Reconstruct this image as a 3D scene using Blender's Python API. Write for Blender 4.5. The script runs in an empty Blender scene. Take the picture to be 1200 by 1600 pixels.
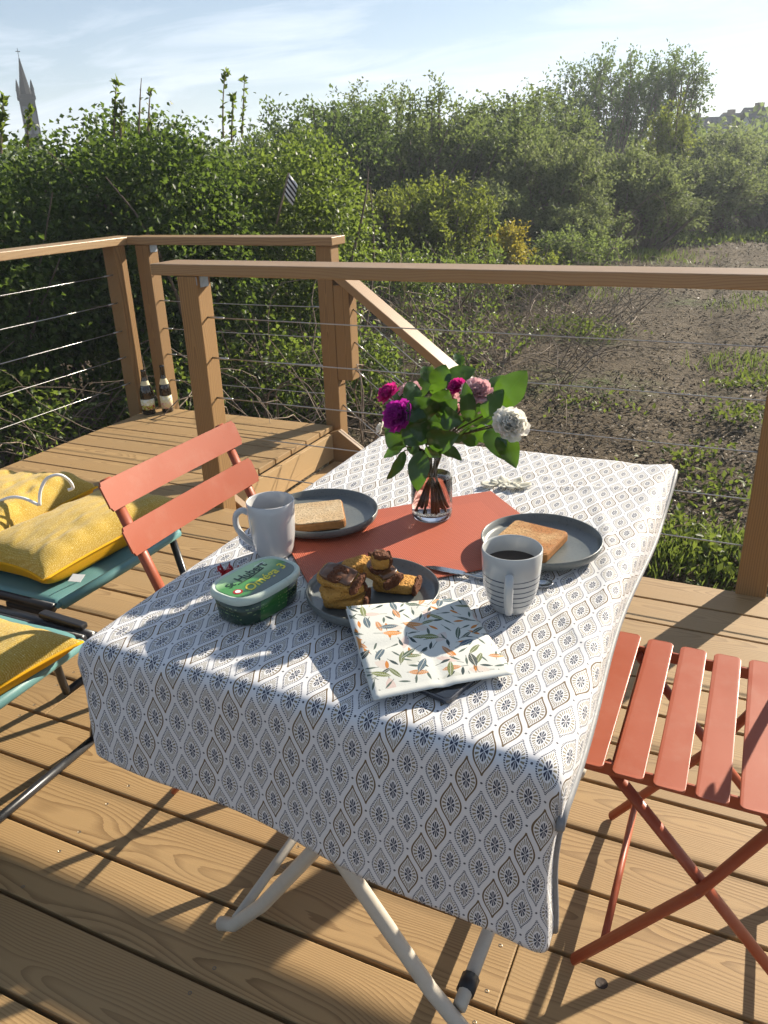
import bpy, math, random
import numpy as np
from mathutils import Vector, Matrix

# ------------------------------------------------------------------ camera
S = bpy.context.scene
COL = S.collection
F_PX, PITCH, ROLL, YAW, CAM_H = 1238.6, math.radians(23.184), math.radians(-1.994), math.radians(25.511), 1.27


def cam_rot():
    cy, sy = math.cos(YAW), math.sin(YAW)
    rz = np.array([[cy, sy, 0], [-sy, cy, 0], [0, 0, 1]])
    b = np.array([[1, 0, 0], [0, 0, -1], [0, 1, 0]], float)
    cp, sp = math.cos(PITCH), math.sin(PITCH)
    rx = np.array([[1, 0, 0], [0, cp, -sp], [0, sp, cp]])
    cr, sr = math.cos(ROLL), math.sin(ROLL)
    rr = np.array([[cr, -sr, 0], [sr, cr, 0], [0, 0, 1]])
    return rr @ rx @ b @ rz


CR = cam_rot()
cam_d = bpy.data.cameras.new("camera")
cam = bpy.data.objects.new("camera", cam_d)
COL.objects.link(cam)
cam_d.sensor_fit = 'VERTICAL'
cam_d.sensor_height = 36.0
cam_d.lens = F_PX / 1600 * 36.0
cam_d.clip_start = 0.02
cam_d.clip_end = 3000
M = Matrix(((CR[0][0], -CR[1][0], -CR[2][0], 0), (CR[0][1], -CR[1][1], -CR[2][1], 0),
            (CR[0][2], -CR[1][2], -CR[2][2], CAM_H), (0, 0, 0, 1)))
cam.matrix_world = M
S.camera = cam


def ray(x, y):
    return CR.T @ np.array([(x - 600) / F_PX, (y - 800) / F_PX, 1.0])


def at_z(x, y, z):
    d = ray(x, y)
    t = (z - CAM_H) / d[2]
    return np.array([d[0] * t, d[1] * t, z])


def at_y(x, y, Y):
    d = ray(x, y)
    t = Y / d[1]
    return np.array([d[0] * t, Y, CAM_H + d[2] * t])


def at_d(x, y, dist):
    d = ray(x, y)
    t = dist / math.hypot(d[0], d[1])
    return np.array([d[0] * t, d[1] * t, CAM_H + d[2] * t])


# ------------------------------------------------------------------ light
SUN_AZ, SUN_EL = 66.0, 25.0          # azimuth counter-clockwise from +X
W = bpy.data.worlds.new("World")
S.world = W
W.use_nodes = True
wn, wl = W.node_tree.nodes, W.node_tree.links
wn.clear()
w_out = wn.new("ShaderNodeOutputWorld")
w_bg = wn.new("ShaderNodeBackground")
w_sky = wn.new("ShaderNodeTexSky")
w_sky.sky_type = 'NISHITA'
w_sky.sun_disc = False
w_sky.sun_elevation = math.radians(SUN_EL)
w_sky.sun_rotation = math.radians(90 - SUN_AZ)
w_sky.air_density = 1.0
w_sky.dust_density = 0.3
w_sky.ozone_density = 3.0
w_bg.inputs[1].default_value = 0.05
w_tc = wn.new("ShaderNodeTexCoord")
w_sep = wn.new("ShaderNodeSeparateXYZ")
wl.new(w_tc.outputs['Generated'], w_sep.inputs[0])


def wmath(op, a, b=None, c=None):
    n = wn.new("ShaderNodeMath")
    n.operation = op
    for i, v in enumerate((a, b, c)):
        if v is None:
            continue
        if isinstance(v, (int, float)):
            n.inputs[i].default_value = v
        else:
            wl.new(v, n.inputs[i])
    return n.outputs[0]


zz = wmath('ADD', wmath('MAXIMUM', w_sep.outputs[2], 0.0), 0.10)
cu = wmath('DIVIDE', w_sep.outputs[0], zz)
cv = wmath('DIVIDE', w_sep.outputs[1], zz)
w_cmb = wn.new("ShaderNodeCombineXYZ")
wl.new(wmath('MULTIPLY', wmath('ADD', cu, wmath('MULTIPLY', cv, 0.35)), 0.55), w_cmb.inputs[0])
wl.new(wmath('MULTIPLY', cv, 1.0), w_cmb.inputs[1])
w_n1 = wn.new("ShaderNodeTexNoise")
w_n1.inputs['Scale'].default_value = 1.5
w_n1.inputs['Detail'].default_value = 9
w_n1.inputs['Roughness'].default_value = 0.58
w_n1.inputs['Distortion'].default_value = 0.7
wl.new(w_cmb.outputs[0], w_n1.inputs['Vector'])
w_r = wn.new("ShaderNodeValToRGB")
w_r.color_ramp.elements[0].position = 0.44
w_r.color_ramp.elements[1].position = 0.66
wl.new(w_n1.outputs[0], w_r.inputs[0])
# thin veil everywhere, thicker wisps where the noise is high
# cloud cover thickens towards the horizon, where the veil is seen edge-on
edge = wmath('EXPONENT', wmath('MULTIPLY', wmath('MAXIMUM', w_sep.outputs[2], 0.0), -4.5))
fac = wmath('MINIMUM', wmath('ADD', wmath('MULTIPLY', w_r.outputs[0], 0.60), wmath('ADD', wmath('MULTIPLY', edge, 0.40), 0.01)), 1.0)
w_mix = wn.new("ShaderNodeMix")
w_mix.data_type = 'RGBA'
wl.new(fac, w_mix.inputs[0])
wl.new(w_sky.outputs[0], w_mix.inputs[6])
w_mix.inputs[7].default_value = (8.3, 9.3, 10.6, 1)
wl.new(w_mix.outputs[2], w_bg.inputs[0])
wl.new(w_bg.outputs[0], w_out.inputs[0])

sun_d = bpy.data.lights.new("sun", 'SUN')
sun_d.energy = 5.0
sun_d.angle = math.radians(0.55)
sun_d.color = (1.0, 0.90, 0.74)
sun = bpy.data.objects.new("sun", sun_d)
COL.objects.link(sun)
sdir = Vector((math.cos(math.radians(SUN_AZ)) * math.cos(math.radians(SUN_EL)),
               math.sin(math.radians(SUN_AZ)) * math.cos(math.radians(SUN_EL)), math.sin(math.radians(SUN_EL))))
sun.rotation_euler = sdir.to_track_quat('Z', 'Y').to_euler()
sun.location = sdir * 40

S.view_settings.view_transform = 'Standard'
S.view_settings.look = 'None'
S.view_settings.gamma = 1.0
S.view_settings.exposure = 1.18
S.view_settings.use_curve_mapping = False
S.render.engine = 'CYCLES'
S.cycles.use_denoising = True
S.cycles.max_bounces = 8
S.cycles.diffuse_bounces = 2
S.cycles.glossy_bounces = 3
S.cycles.volume_bounces = 0
S.cycles.use_light_tree = False
S.cycles.transparent_max_bounces = 16
S.cycles.sample_clamp_indirect = 6.0

RNG = np.random.default_rng(7)
random.seed(7)


# ------------------------------------------------------------------ node helper
class NT:
    def __init__(self, name):
        self.mat = bpy.data.materials.new(name)
        self.mat.use_nodes = True
        self.n = self.mat.node_tree.nodes
        self.l = self.mat.node_tree.links
        self.n.clear()
        self.out = self.n.new("ShaderNodeOutputMaterial")

    def link(self, v, s):
        if hasattr(v, 'is_output'):
            self.l.new(v, s)
        elif isinstance(v, (tuple, list)):
            s.default_value = tuple(v) + ((1,) if len(v) == 3 and len(s.default_value) == 4 else ())
        else:
            s.default_value = v

    def m(self, op, a, b=None, c=None, clamp=False):
        n = self.n.new("ShaderNodeMath")
        n.operation = op
        n.use_clamp = clamp
        for i, v in enumerate((a, b, c)):
            if v is not None:
                self.link(v, n.inputs[i])
        return n.outputs[0]

    def lt(self, a, b):
        return self.m('LESS_THAN', a, b)

    def gt(self, a, b):
        return self.m('GREATER_THAN', a, b)

    def mul(self, *a):
        r = a[0]
        for b in a[1:]:
            r = self.m('MULTIPLY', r, b)
        return r

    def add(self, *a):
        r = a[0]
        for b in a[1:]:
            r = self.m('ADD', r, b)
        return r

    def tc(self, o='Object'):
        return self.n.new("ShaderNodeTexCoord").outputs[o]

    def sep(self, v):
        n = self.n.new("ShaderNodeSeparateXYZ")
        self.l.new(v, n.inputs[0])
        return n.outputs

    def cmb(self, x, y, z=0.0):
        n = self.n.new("ShaderNodeCombineXYZ")
        for i, v in enumerate((x, y, z)):
            self.link(v, n.inputs[i])
        return n.outputs[0]

    def noise(self, vec, scale=5.0, detail=3.0, rough=0.5, dist=0.0, o=0):
        n = self.n.new("ShaderNodeTexNoise")
        n.inputs['Scale'].default_value = scale
        n.inputs['Detail'].default_value = detail
        n.inputs['Roughness'].default_value = rough
        n.inputs['Distortion'].default_value = dist
        if vec is not None:
            self.l.new(vec, n.inputs['Vector'])
        return n.outputs[o]

    def voronoi(self, vec, scale=5.0, rnd=1.0, feature='F1', dims='3D'):
        n = self.n.new("ShaderNodeTexVoronoi")
        n.voronoi_dimensions = dims
        n.feature = feature
        n.inputs['Scale'].default_value = scale
        n.inputs['Randomness'].default_value = rnd
        self.l.new(vec, n.inputs['Vector'])
        return n.outputs

    def ramp(self, f, stops, interp='LINEAR'):
        n = self.n.new("ShaderNodeValToRGB")
        n.color_ramp.interpolation = interp
        e = n.color_ramp.elements
        while len(e) > 1:
            e.remove(e[-1])
        e[0].position = stops[0][0]
        e[0].color = tuple(stops[0][1]) + (1,)
        for p, c in stops[1:]:
            x = e.new(p)
            x.color = tuple(c) + (1,)
        self.link(f, n.inputs[0])
        return n.outputs[0]

    def rng(self, v, a, b, c=0.0, d=1.0):
        n = self.n.new("ShaderNodeMapRange")
        self.link(v, n.inputs[0])
        for i, q in enumerate((a, b, c, d)):
            n.inputs[i + 1].default_value = q
        return n.outputs[0]

    def mix(self, f, a, b, blend='MIX'):
        n = self.n.new("ShaderNodeMix")
        n.data_type = 'RGBA'
        n.blend_type = blend
        self.link(f, n.inputs[0])
        self.link(a, n.inputs[6])
        self.link(b, n.inputs[7])
        return n.outputs[2]

    def bump(self, h, strength=0.3, dist=0.01):
        n = self.n.new("ShaderNodeBump")
        n.inputs['Strength'].default_value = strength
        n.inputs['Distance'].default_value = dist
        self.l.new(h, n.inputs['Height'])
        return n.outputs[0]

    def rand(self):
        return self.n.new("ShaderNodeObjectInfo").outputs['Random']

    def island(self):
        return self.n.new("ShaderNodeNewGeometry").outputs['Random Per Island']

    def bsdf(self, color, rough=0.5, spec=0.5, metal=0.0, normal=None, trans=0.0, ior=1.45, coat=0.0, sheen=0.0, sss=0.0):
        n = self.n.new("ShaderNodeBsdfPrincipled")
        self.link(color, n.inputs['Base Color'])
        self.link(rough, n.inputs['Roughness'])
        n.inputs['Specular IOR Level'].default_value = spec
        n.inputs['Metallic'].default_value = metal
        n.inputs['IOR'].default_value = ior
        n.inputs['Transmission Weight'].default_value = trans
        n.inputs['Coat Weight'].default_value = coat
        n.inputs['Sheen Weight'].default_value = sheen
        if sss:
            n.inputs['Subsurface Weight'].default_value = sss
            n.inputs['Subsurface Radius'].default_value = (0.01, 0.01, 0.008)
        if normal is not None:
            self.l.new(normal, n.inputs['Normal'])
        return n.outputs[0]

    def done(self, sh):
        self.l.new(sh, self.out.inputs['Surface'])
        return self.mat


def simple(name, color, rough=0.5, spec=0.5, metal=0.0, var=0.08, scale=40.0, bump=0.0, coat=0.0):
    t = NT(name)
    v = t.tc()
    n = t.noise(v, scale, 4.0, 0.6)
    c = t.mix(n, tuple(max(0, x * (1 - var * 2)) for x in color), tuple(min(1, x * (1 + var * 2)) for x in color))
    r = t.rng(n, 0.3, 0.7, rough * 0.85, min(1, rough * 1.15))
    return t.done(t.bsdf(c, r, spec, metal, t.bump(n, bump, 0.002) if bump else None, coat=coat))


def wood(name, light, dark, along='X', ring=0.0042, tint=0.10, knot=True, rough=0.62, spec=0.35):
    """Sawn softwood: growth rings cut by the board face, with knots, per-board offset."""
    t = NT(name)
    s = t.sep(t.tc())
    rnd = t.rand()
    order = {'X': (0, 1, 2), 'Y': (1, 0, 2), 'Z': (2, 0, 1)}[along]
    a, b, c = s[order[0]], s[order[1]], s[order[2]]
    a = t.add(a, t.mul(rnd, 57.3))
    off = t.mul(t.m('SUBTRACT', t.m('FRACT', t.mul(rnd, 13.7)), 0.5), 0.09)
    low = t.noise(t.cmb(t.mul(a, 0.9), t.mul(b, 2.5), t.mul(rnd, 31.0)), 1.0, 2.0, 0.5)
    low2 = t.noise(t.cmb(t.mul(a, 1.7), t.mul(b, 6.0), t.add(t.mul(rnd, 11.0), 5.0)), 1.0, 2.0, 0.5)
    y = t.add(b, off, t.mul(t.m('SUBTRACT', low, 0.5), 0.075))
    z = t.add(c, t.add(0.045, t.mul(t.m('SUBTRACT', low2, 0.5), 0.075)))
    r = t.m('SQRT', t.add(t.mul(y, y), t.mul(z, z)))
    kv = t.voronoi(t.cmb(t.mul(a, 1.35), t.mul(t.add(b, t.mul(c, 0.6)), 3.2), t.mul(rnd, 77.0)), 1.0, 0.9)
    kd = kv['Distance']
    if knot:
        kb = t.rng(kd, 0.0, 0.26, 1.0, 0.0)
        r = t.add(r, t.mul(t.mul(kb, kb), 0.036))
    fine = t.noise(t.cmb(t.mul(a, 3.0), t.mul(b, 120.0), t.mul(c, 120.0)), 1.0, 3.0, 0.6)
    r = t.add(r, t.mul(t.m('SUBTRACT', fine, 0.5), 0.0016))
    ph = t.m('FRACT', t.m('DIVIDE', r, ring))
    late = t.rng(ph, 0.45, 0.95, 0.0, 1.0)
    late = t.mul(late, t.rng(ph, 0.95, 1.0, 1.0, 0.0))
    rvar = t.noise(t.cmb(t.mul(a, 0.5), t.mul(b, 9.0), t.mul(rnd, 5.0)), 1.0, 2.0, 0.5)
    late = t.mul(late, t.rng(rvar, 0.25, 0.75, 0.35, 1.0))
    col = t.mix(late, light, dark)
    col = t.mix(t.mul(fine, 0.35), col, tuple(x * 0.62 for x in light))
    # per-board tint and broad weathering
    bt = t.m('FRACT', t.mul(rnd, 91.1))
    col = t.mix(t.mul(bt, 0.55), col, (light[0] * 0.60, light[1] * 0.60, light[2] * 0.64))
    wz = t.noise(t.cmb(t.mul(a, 2.2), t.mul(b, 8.0), 0.0), 1.0, 4.0, 0.6)
    col = t.mix(t.mul(t.rng(wz, 0.45, 0.75), 0.4), col, (light[0] * 0.78, light[1] * 0.82, light[2] * 0.9))
    if knot:
        core = t.rng(kd, 0.035, 0.055, 1.0, 0.0)
        col = t.mix(t.mul(core, 0.75), col, (dark[0] * 0.35, dark[1] * 0.3, dark[2] * 0.3))
    h = t.add(t.mul(late, 0.5), t.mul(fine, 0.8))
    return t.done(t.bsdf(col, rough, spec, normal=t.bump(h, 0.35, 0.0012)))


# ------------------------------------------------------------------ mesh helpers
class MB:
    """collects verts/faces in world (or local) space; one mesh object per build"""

    def __init__(self):
        self.v, self.f, self.uv = [], [], None

    def box(self, lo, hi):
        b = len(self.v)
        x0, y0, z0 = lo
        x1, y1, z1 = hi
        self.v += [(x0, y0, z0), (x1, y0, z0), (x1, y1, z0), (x0, y1, z0), (x0, y0, z1), (x1, y0, z1), (x1, y1, z1), (x0, y1, z1)]
        self.f += [tuple(b + i for i in q) for q in ((0, 3, 2, 1), (4, 5, 6, 7), (0, 1, 5, 4), (1, 2, 6, 5), (2, 3, 7, 6), (3, 0, 4, 7))]
        return self

    def beam(self, p0, p1, w, h, up=(0, 0, 1)):
        p0, p1 = Vector(p0), Vector(p1)
        d = (p1 - p0).normalized()
        u = Vector(up)
        s = d.cross(u)
        if s.length < 1e-4:
            s = d.cross(Vector((0, 1, 0)))
        s.normalize()
        u = s.cross(d).normalized()
        b = len(self.v)
        for p in (p0, p1):
            for i, j in ((-1, -1), (1, -1), (1, 1), (-1, 1)):
                self.v.append(tuple(p + s * (i * w / 2) + u * (j * h / 2)))
        self.f += [tuple(b + i for i in q) for q in ((0, 1, 2, 3), (7, 6, 5, 4), (0, 4, 5, 1), (1, 5, 6, 2), (2, 6, 7, 3), (3, 7, 4, 0))]
        return self

    def tube(self, pts, r, n=10, cap=True, flat=1.0):
        pts = [Vector(p) for p in pts]
        k = len(pts)
        rs = r if isinstance(r, (list, tuple)) else [r] * k
        b = len(self.v)
        prev = None
        for i, p in enumerate(pts):
            d = (pts[min(i + 1, k - 1)] - pts[max(i - 1, 0)]).normalized()
            if prev is None:
                a = Vector((0, 0, 1)) if abs(d.z) < 0.9 else Vector((1, 0, 0))
                s = d.cross(a).normalized()
            else:
                s = (prev - d * prev.dot(d)).normalized()
            prev = s
            u = s.cross(d)
            for j in range(n):
                t = 2 * math.pi * j / n
                self.v.append(tuple(p + s * (math.cos(t) * rs[i]) + u * (math.sin(t) * rs[i] * flat)))
        for i in range(k - 1):
            for j in range(n):
                j2 = (j + 1) % n
                self.f.append((b + i * n + j, b + i * n + j2, b + (i + 1) * n + j2, b + (i + 1) * n + j))
        if cap:
            self.f.append(tuple(b + j for j in range(n))[::-1])
            self.f.append(tuple(b + (k - 1) * n + j for j in range(n)))
        return self

    def lathe(self, prof, n=40, c=(0, 0, 0), cap0=True, cap1=True):
        b = len(self.v)
        for r, z in prof:
            for j in range(n):
                t = 2 * math.pi * j / n
                self.v.append((c[0] + r * math.cos(t), c[1] + r * math.sin(t), c[2] + z))
        k = len(prof)
        for i in range(k - 1):
            for j in range(n):
                j2 = (j + 1) % n
                self.f.append((b + i * n + j, b + i * n + j2, b + (i + 1) * n + j2, b + (i + 1) * n + j))
        if cap0:
            self.f.append(tuple(b + j for j in range(n))[::-1])
        if cap1:
            self.f.append(tuple(b + (k - 1) * n + j for j in range(n)))
        return self

    def prism(self, outline, z0, z1):
        b = len(self.v)
        n = len(outline)
        self.v += [(x, y, z0) for x, y in outline] + [(x, y, z1) for x, y in outline]
        self.f.append(tuple(b + i for i in range(n))[::-1])
        self.f.append(tuple(b + n + i for i in range(n)))
        for i in range(n):
            j = (i + 1) % n
            self.f.append((b + i, b + j, b + n + j, b + n + i))
        return self

    def grid(self, fn, nu, nv, close_u=False):
        b = len(self.v)
        for i in range(nu):
            for j in range(nv):
                self.v.append(tuple(fn(i / (nu if close_u else nu - 1), j / (nv - 1))))
        for i in range(nu if close_u else nu - 1):
            for j in range(nv - 1):
                i2 = (i + 1) % nu
                self.f.append((b + i * nv + j, b + i2 * nv + j, b + i2 * nv + j + 1, b + i * nv + j + 1))
        return self

    def build(self, name, mat, parent=None, smooth=False, bevel=0.0, origin=None, segs=2):
        off = Vector((0, 0, 0))
        if parent is not None:
            off = world_loc(parent)
        org = Vector(origin) if origin is not None else off
        me = bpy.data.meshes.new(name)
        me.from_pydata([(x - org.x, y - org.y, z - org.z) for x, y, z in self.v], [], self.f)
        me.update()
        o = link(name, me, mat, parent, smooth)
        o.location = org - off
        if bevel:
            md = o.modifiers.new("bevel", 'BEVEL')
            md.width = bevel
            md.segments = segs
            md.limit_method = 'ANGLE'
            md.angle_limit = math.radians(40)
        return o


WL = {}


def world_loc(o):
    v = Vector(o.location)
    p = o.parent
    while p is not None:
        v = v + Vector(p.location)
        p = p.parent
    return v


def link(name, me, mat, parent=None, smooth=False):
    o = bpy.data.objects.new(name, me)
    COL.objects.link(o)
    if mat is not None:
        me.materials.append(mat)
    if smooth:
        me.polygons.foreach_set('use_smooth', [True] * len(me.polygons))
    if parent is not None:
        o.parent = parent
    return o


def np_mesh(name, V, Q, mat, parent=None, smooth=False, uv=None):
    """fast mesh from numpy verts (N,3) and faces (M,k)"""
    off = np.array(world_loc(parent)) if parent is not None else np.zeros(3)
    V = np.asarray(V, np.float32) - off.astype(np.float32)
    Q = np.asarray(Q, np.int32)
    me = bpy.data.meshes.new(name)
    k = Q.shape[1]
    me.vertices.add(len(V))
    me.vertices.foreach_set('co', V.ravel())
    me.loops.add(Q.size)
    me.loops.foreach_set('vertex_index', Q.ravel())
    me.polygons.add(len(Q))
    me.polygons.foreach_set('loop_start', np.arange(0, Q.size, k, dtype=np.int32))
    me.polygons.foreach_set('loop_total', np.full(len(Q), k, np.int32))
    if uv is not None:
        l = me.uv_layers.new(name='UVMap')
        l.data.foreach_set('uv', np.asarray(uv, np.float32)[Q.ravel()].ravel())
    me.update(calc_edges=True)
    return link(name, me, mat, parent, smooth)


def tag(o, label, cat, group=None, kind=None):
    if label:
        o['label'] = label
    if cat:
        o['category'] = cat
    if group:
        o['group'] = group
    if kind:
        o['kind'] = kind
    return o


def thing(name, loc, label, cat, group=None):
    o = bpy.data.objects.new(name, None)
    o.empty_display_size = 0.1
    COL.objects.link(o)
    o.location = loc
    return tag(o, label, cat, group)


def struct(o):
    o['kind'] = 'structure'
    return o


# ------------------------------------------------------------------ materials
M_DECK = wood('deck_board_wood', (0.425, 0.275, 0.126), (0.15, 0.078, 0.028), 'X')
M_DECKY = wood('stair_wood_fresh', (0.52, 0.35, 0.17), (0.30, 0.17, 0.07), 'Y')
M_POST = wood('post_wood', (0.325, 0.185, 0.070), (0.10, 0.048, 0.016), 'Z', ring=0.0075)
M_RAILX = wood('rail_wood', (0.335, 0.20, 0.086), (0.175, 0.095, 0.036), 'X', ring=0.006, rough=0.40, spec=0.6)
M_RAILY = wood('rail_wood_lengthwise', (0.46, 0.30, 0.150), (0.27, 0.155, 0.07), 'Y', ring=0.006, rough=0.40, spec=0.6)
M_STEEL = simple('steel_cable', (0.45, 0.44, 0.42), 0.35, 0.5, 0.9, 0.1, 300)
M_GALV = simple('galvanised_bracket', (0.32, 0.36, 0.42), 0.45, 0.5, 0.8, 0.2, 60)
M_SCREW = simple('screw_steel', (0.20, 0.17, 0.13), 0.4, 0.5, 0.7, 0.2, 200)
M_ORANGE = None

# ------------------------------------------------------------------ ground
GZ = -0.55


def vnoise(x, y, s, seed=0):
    """cheap smooth value noise on numpy arrays"""
    xi, yi = np.floor(x * s).astype(np.int64), np.floor(y * s).astype(np.int64)
    xf, yf = x * s - xi, y * s - yi

    def hsh(i, j):
        h = (i * 374761393 + j * 668265263 + seed * 1442695041) & 0xFFFFFFFF
        h = ((h ^ (h >> 13)) * 1274126177) & 0xFFFFFFFF
        return ((h ^ (h >> 16)) & 0xFFFF) / 65535.0
    u, v = xf * xf * (3 - 2 * xf), yf * yf * (3 - 2 * yf)
    return (hsh(xi, yi) * (1 - u) + hsh(xi + 1, yi) * u) * (1 - v) + (hsh(xi, yi + 1) * (1 - u) + hsh(xi + 1, yi + 1) * u) * v


def ground_z(x, y):
    x, y = np.asarray(x, float), np.asarray(y, float)
    r = np.hypot(x, y)
    near = np.clip((r - 3) / 4, 0, 1)
    h = (vnoise(x, y, 0.35, 1) - 0.5) * 0.16 * near + (vnoise(x, y, 1.3, 2) - 0.5) * 0.09 + (vnoise(x, y, 4.1, 3) - 0.5) * 0.05
    # two shallow wheel ruts running away from the deck
    for off in (-0.75, 0.75):
        d = (x - (0.55 - 0.055 * (y - 3)) - off)
        h = h - 0.05 * np.exp(-(d / 0.22) ** 2) * near
    return GZ + h + np.clip((r - 30) / 300, 0, 1) * 2.5


def axis(lim, n):
    t = np.linspace(-1, 1, n)
    return np.sign(t) * (np.abs(t) ** 3.2) * lim


gx, gy = axis(290, 190) - 0.5, axis(290, 190) + 6.0
GX, GY = np.meshgrid(gx, gy, indexing='ij')
V = np.stack([GX, GY, ground_z(GX, GY)], -1).reshape(-1, 3)
n_ = len(gx)
ii, jj = np.meshgrid(np.arange(n_ - 1), np.arange(n_ - 1), indexing='ij')
a_ = (ii * n_ + jj).ravel()
Q = np.stack([a_, a_ + n_, a_ + n_ + 1, a_ + 1], -1)
t = NT('field_soil')
v = t.tc()
n1 = t.noise(v, 0.55, 5, 0.6)
n2 = t.noise(v, 7.0, 6, 0.7)
n3 = t.noise(v, 38.0, 4, 0.7)
soil = t.ramp(n2, [(0.3, (0.038, 0.027, 0.014)), (0.5, (0.080, 0.058, 0.031)), (0.72, (0.135, 0.102, 0.058))])
soil = t.mix(t.mul(t.rng(n3, 0.45, 0.7), 0.55), soil, (0.17, 0.125, 0.09))
green = t.mix(n3, (0.035, 0.055, 0.014), (0.10, 0.135, 0.035))
gm = t.mul(t.rng(n1, 0.52, 0.66), t.rng(n2, 0.42, 0.55))
col = t.mix(t.mul(gm, 0.85), soil, green)
sx = t.sep(v)
track = t.rng(t.m('ABSOLUTE', t.m('SUBTRACT', sx[0], t.m('SUBTRACT', 0.7, t.mul(t.m('SUBTRACT', sx[1], 3.0), 0.055)))), 0.2, 1.3, 1.0, 0.0)
col = t.mix(t.mul(track, t.rng(n2, 0.35, 0.6), 0.5), col, (0.145, 0.108, 0.068))
far = t.rng(t.noise(v, 0.08, 3, 0.5), 0.35, 0.6)
dist = t.rng(sx[1], 26.0, 40.0)
col = t.mix(dist, col, (0.06, 0.085, 0.03))
M_SOIL = t.done(t.bsdf(col, 0.9, 0.2, normal=t.bump(t.add(n2, t.mul(n3, 0.6)), 0.9, 0.05)))
ground = struct(np_mesh('field_ground', V, Q, M_SOIL, smooth=True))

# ------------------------------------------------------------------ deck
PITCH_B, GAP, Y0 = 0.149, 0.0095, 0.701
deck = bpy.data.objects.new('deck_floor', None)
COL.objects.link(deck)
deck.location = (-0.8, 0.8, 0)
struct(deck)
tag(deck, 'timber deck floor of long parallel planks with dark gaps', None)


def board(x0, x1, y0, y1, z1, parent, mat=None, name='board', th=0.027):
    zc = z1 - th / 2
    return MB().box((x0, y0, zc - th / 2), (x1, y1, zc + th / 2)).build(name, mat or M_DECK, parent, bevel=0.0022,
                                                                      origin=((x0 + x1) / 2, (y0 + y1) / 2, zc))


rj = random.Random(5)
joints = [-0.235, -1.62, 0.9, -2.3]
screw = MB()


def add_screws(x0, x1, yc, z):
    x = math.ceil((x0 - 0.235 - 0.03) / 0.45) * 0.45 + 0.235
    xs = []
    k = math.ceil((x0 + 0.02 + 0.265) / 0.45)
    while -0.265 + 0.45 * k < x1 - 0.02:
        xs.append(-0.265 + 0.45 * k)
        k += 1
    for x in xs:
        for s in (-0.045, 0.045):
            cx, cy = x + rj.uniform(-.008, .008), yc + s + rj.uniform(-.008, .008)
            screw.lathe([(0.0038, -0.002), (0.0038, 0.0002), (0.0026, 0.0006), (0.0012, -0.0006)], 8, (cx, cy, z), True, True)


for n in range(-8, 20):
    y0 = Y0 + PITCH_B * n + GAP / 2
    y1 = y0 + PITCH_B - GAP
    z = rj.uniform(-0.0012, 0.0008)
    if n < 12:                     # main deck rows: each row in two lengths butted end to end
        j = -0.235 if n == 1 else (-1.55 if n % 3 == 0 else (0.65 if n % 3 == 1 else -2.35))
        for a, b in ((-3.265, j - 0.0012), (j + 0.0012, 1.9)):
            board(a, b, y0, y1, z, deck)
        add_screws(-3.24, 1.9, (y0 + y1) / 2, z)
    else:                          # landing rows
        board(-3.265, -2.05, y0, y1, z, deck)
        add_screws(-3.24, -2.07, (y0 + y1) / 2, z)
so = screw.build('screw', M_SCREW, deck)
so['kind'] = 'stuff'
# dark knot hole plugs seen beside the slatted chair
MB().lathe([(0.011, -0.001), (0.010, 0.0006), (0.004, 0.0002)], 14, tuple(at_z(940, 1536, 0.0008)), True, True).build('knot', simple('dark_knot', (0.03, 0.017, 0.01), 0.5, 0.5, 0, 0.4, 300), deck)
for x in (-3.2, -2.6, -2.1, -1.5, -0.9, -0.265, 0.35, 0.95, 1.55):
    yb = 3.66 if x < -2.05 else 2.45
    MB().box((x - 0.022, -0.45, -0.175), (x + 0.022, yb, -0.030)).build('joist', M_DECKY, deck, origin=(x, 1.0, -0.1))
MB().box((-2.0, 2.452, -0.175), (1.9, 2.478, -0.030)).build('rim_joist', M_RAILX, deck)
for x, y in ((-3.2, 3.5), (-3.2, 1.5), (-2.1, 0.2), (-0.9, 0.2), (0.35, 1.2), (1.55, 1.2), (-0.9, 2.2)):
    MB().box((x - 0.045, y - 0.045, -0.75), (x + 0.045, y + 0.045, -0.177)).build('support_post', M_POST, deck, origin=(x, y, -0.4))

# ------------------------------------------------------------------ railings
ZT, ZB = 0.98, 0.938


def rail_post(x0, y0, root, z0=-0.5, z1=ZB - 0.0015, w=0.088, name='post'):
    o = MB().box((x0, y0, z0), (x0 + w, y0 + w, z1)).build(name, M_POST, root, bevel=0.004, origin=(x0 + w / 2, y0 + w / 2, 0.3))
    return o


CZ = (0.155, 0.312, 0.465, 0.625, 0.781)


def sag(p0, p1, s=0.006, n=9):
    p0, p1 = Vector(p0), Vector(p1)
    return [p0.lerp(p1, i / (n - 1)) + Vector((0, 0, -s * 4 * (i / (n - 1)) * (1 - i / (n - 1)))) for i in range(n)]


fr = thing('railing', (-2.0, 2.52, 0), 'timber railing with steel cables along the field edge behind the table', 'railing')
MB().box((-2.125, 2.468, ZB), (1.9, 2.625, ZT)).build('handrail', M_RAILX, fr, bevel=0.004, origin=(-0.1, 2.54, 0.96))
for x in (-2.008, 0.052, 1.75):
    rail_post(x, 2.4705, fr, -0.45)
for z in CZ:
    MB().tube(sag((-1.92, 2.515, z), (1.75, 2.515, z)), 0.0022, 6).build('cable', M_STEEL, fr, True)
    MB().tube([(-1.921, 2.515, z), (-1.845, 2.515, z - 0.0004)], 0.0042, 8).build('cable_fitting', M_STEEL, fr, True)
MB().box((-1.96, 2.472, 0.905), (-1.9185, 2.474, ZB - 0.003)).build('bracket', M_GALV, fr)
MB().box((-1.9195, 2.49, 0.895), (-1.9165, 2.54, ZB - 0.003)).build('bracket', M_GALV, fr)

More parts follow.
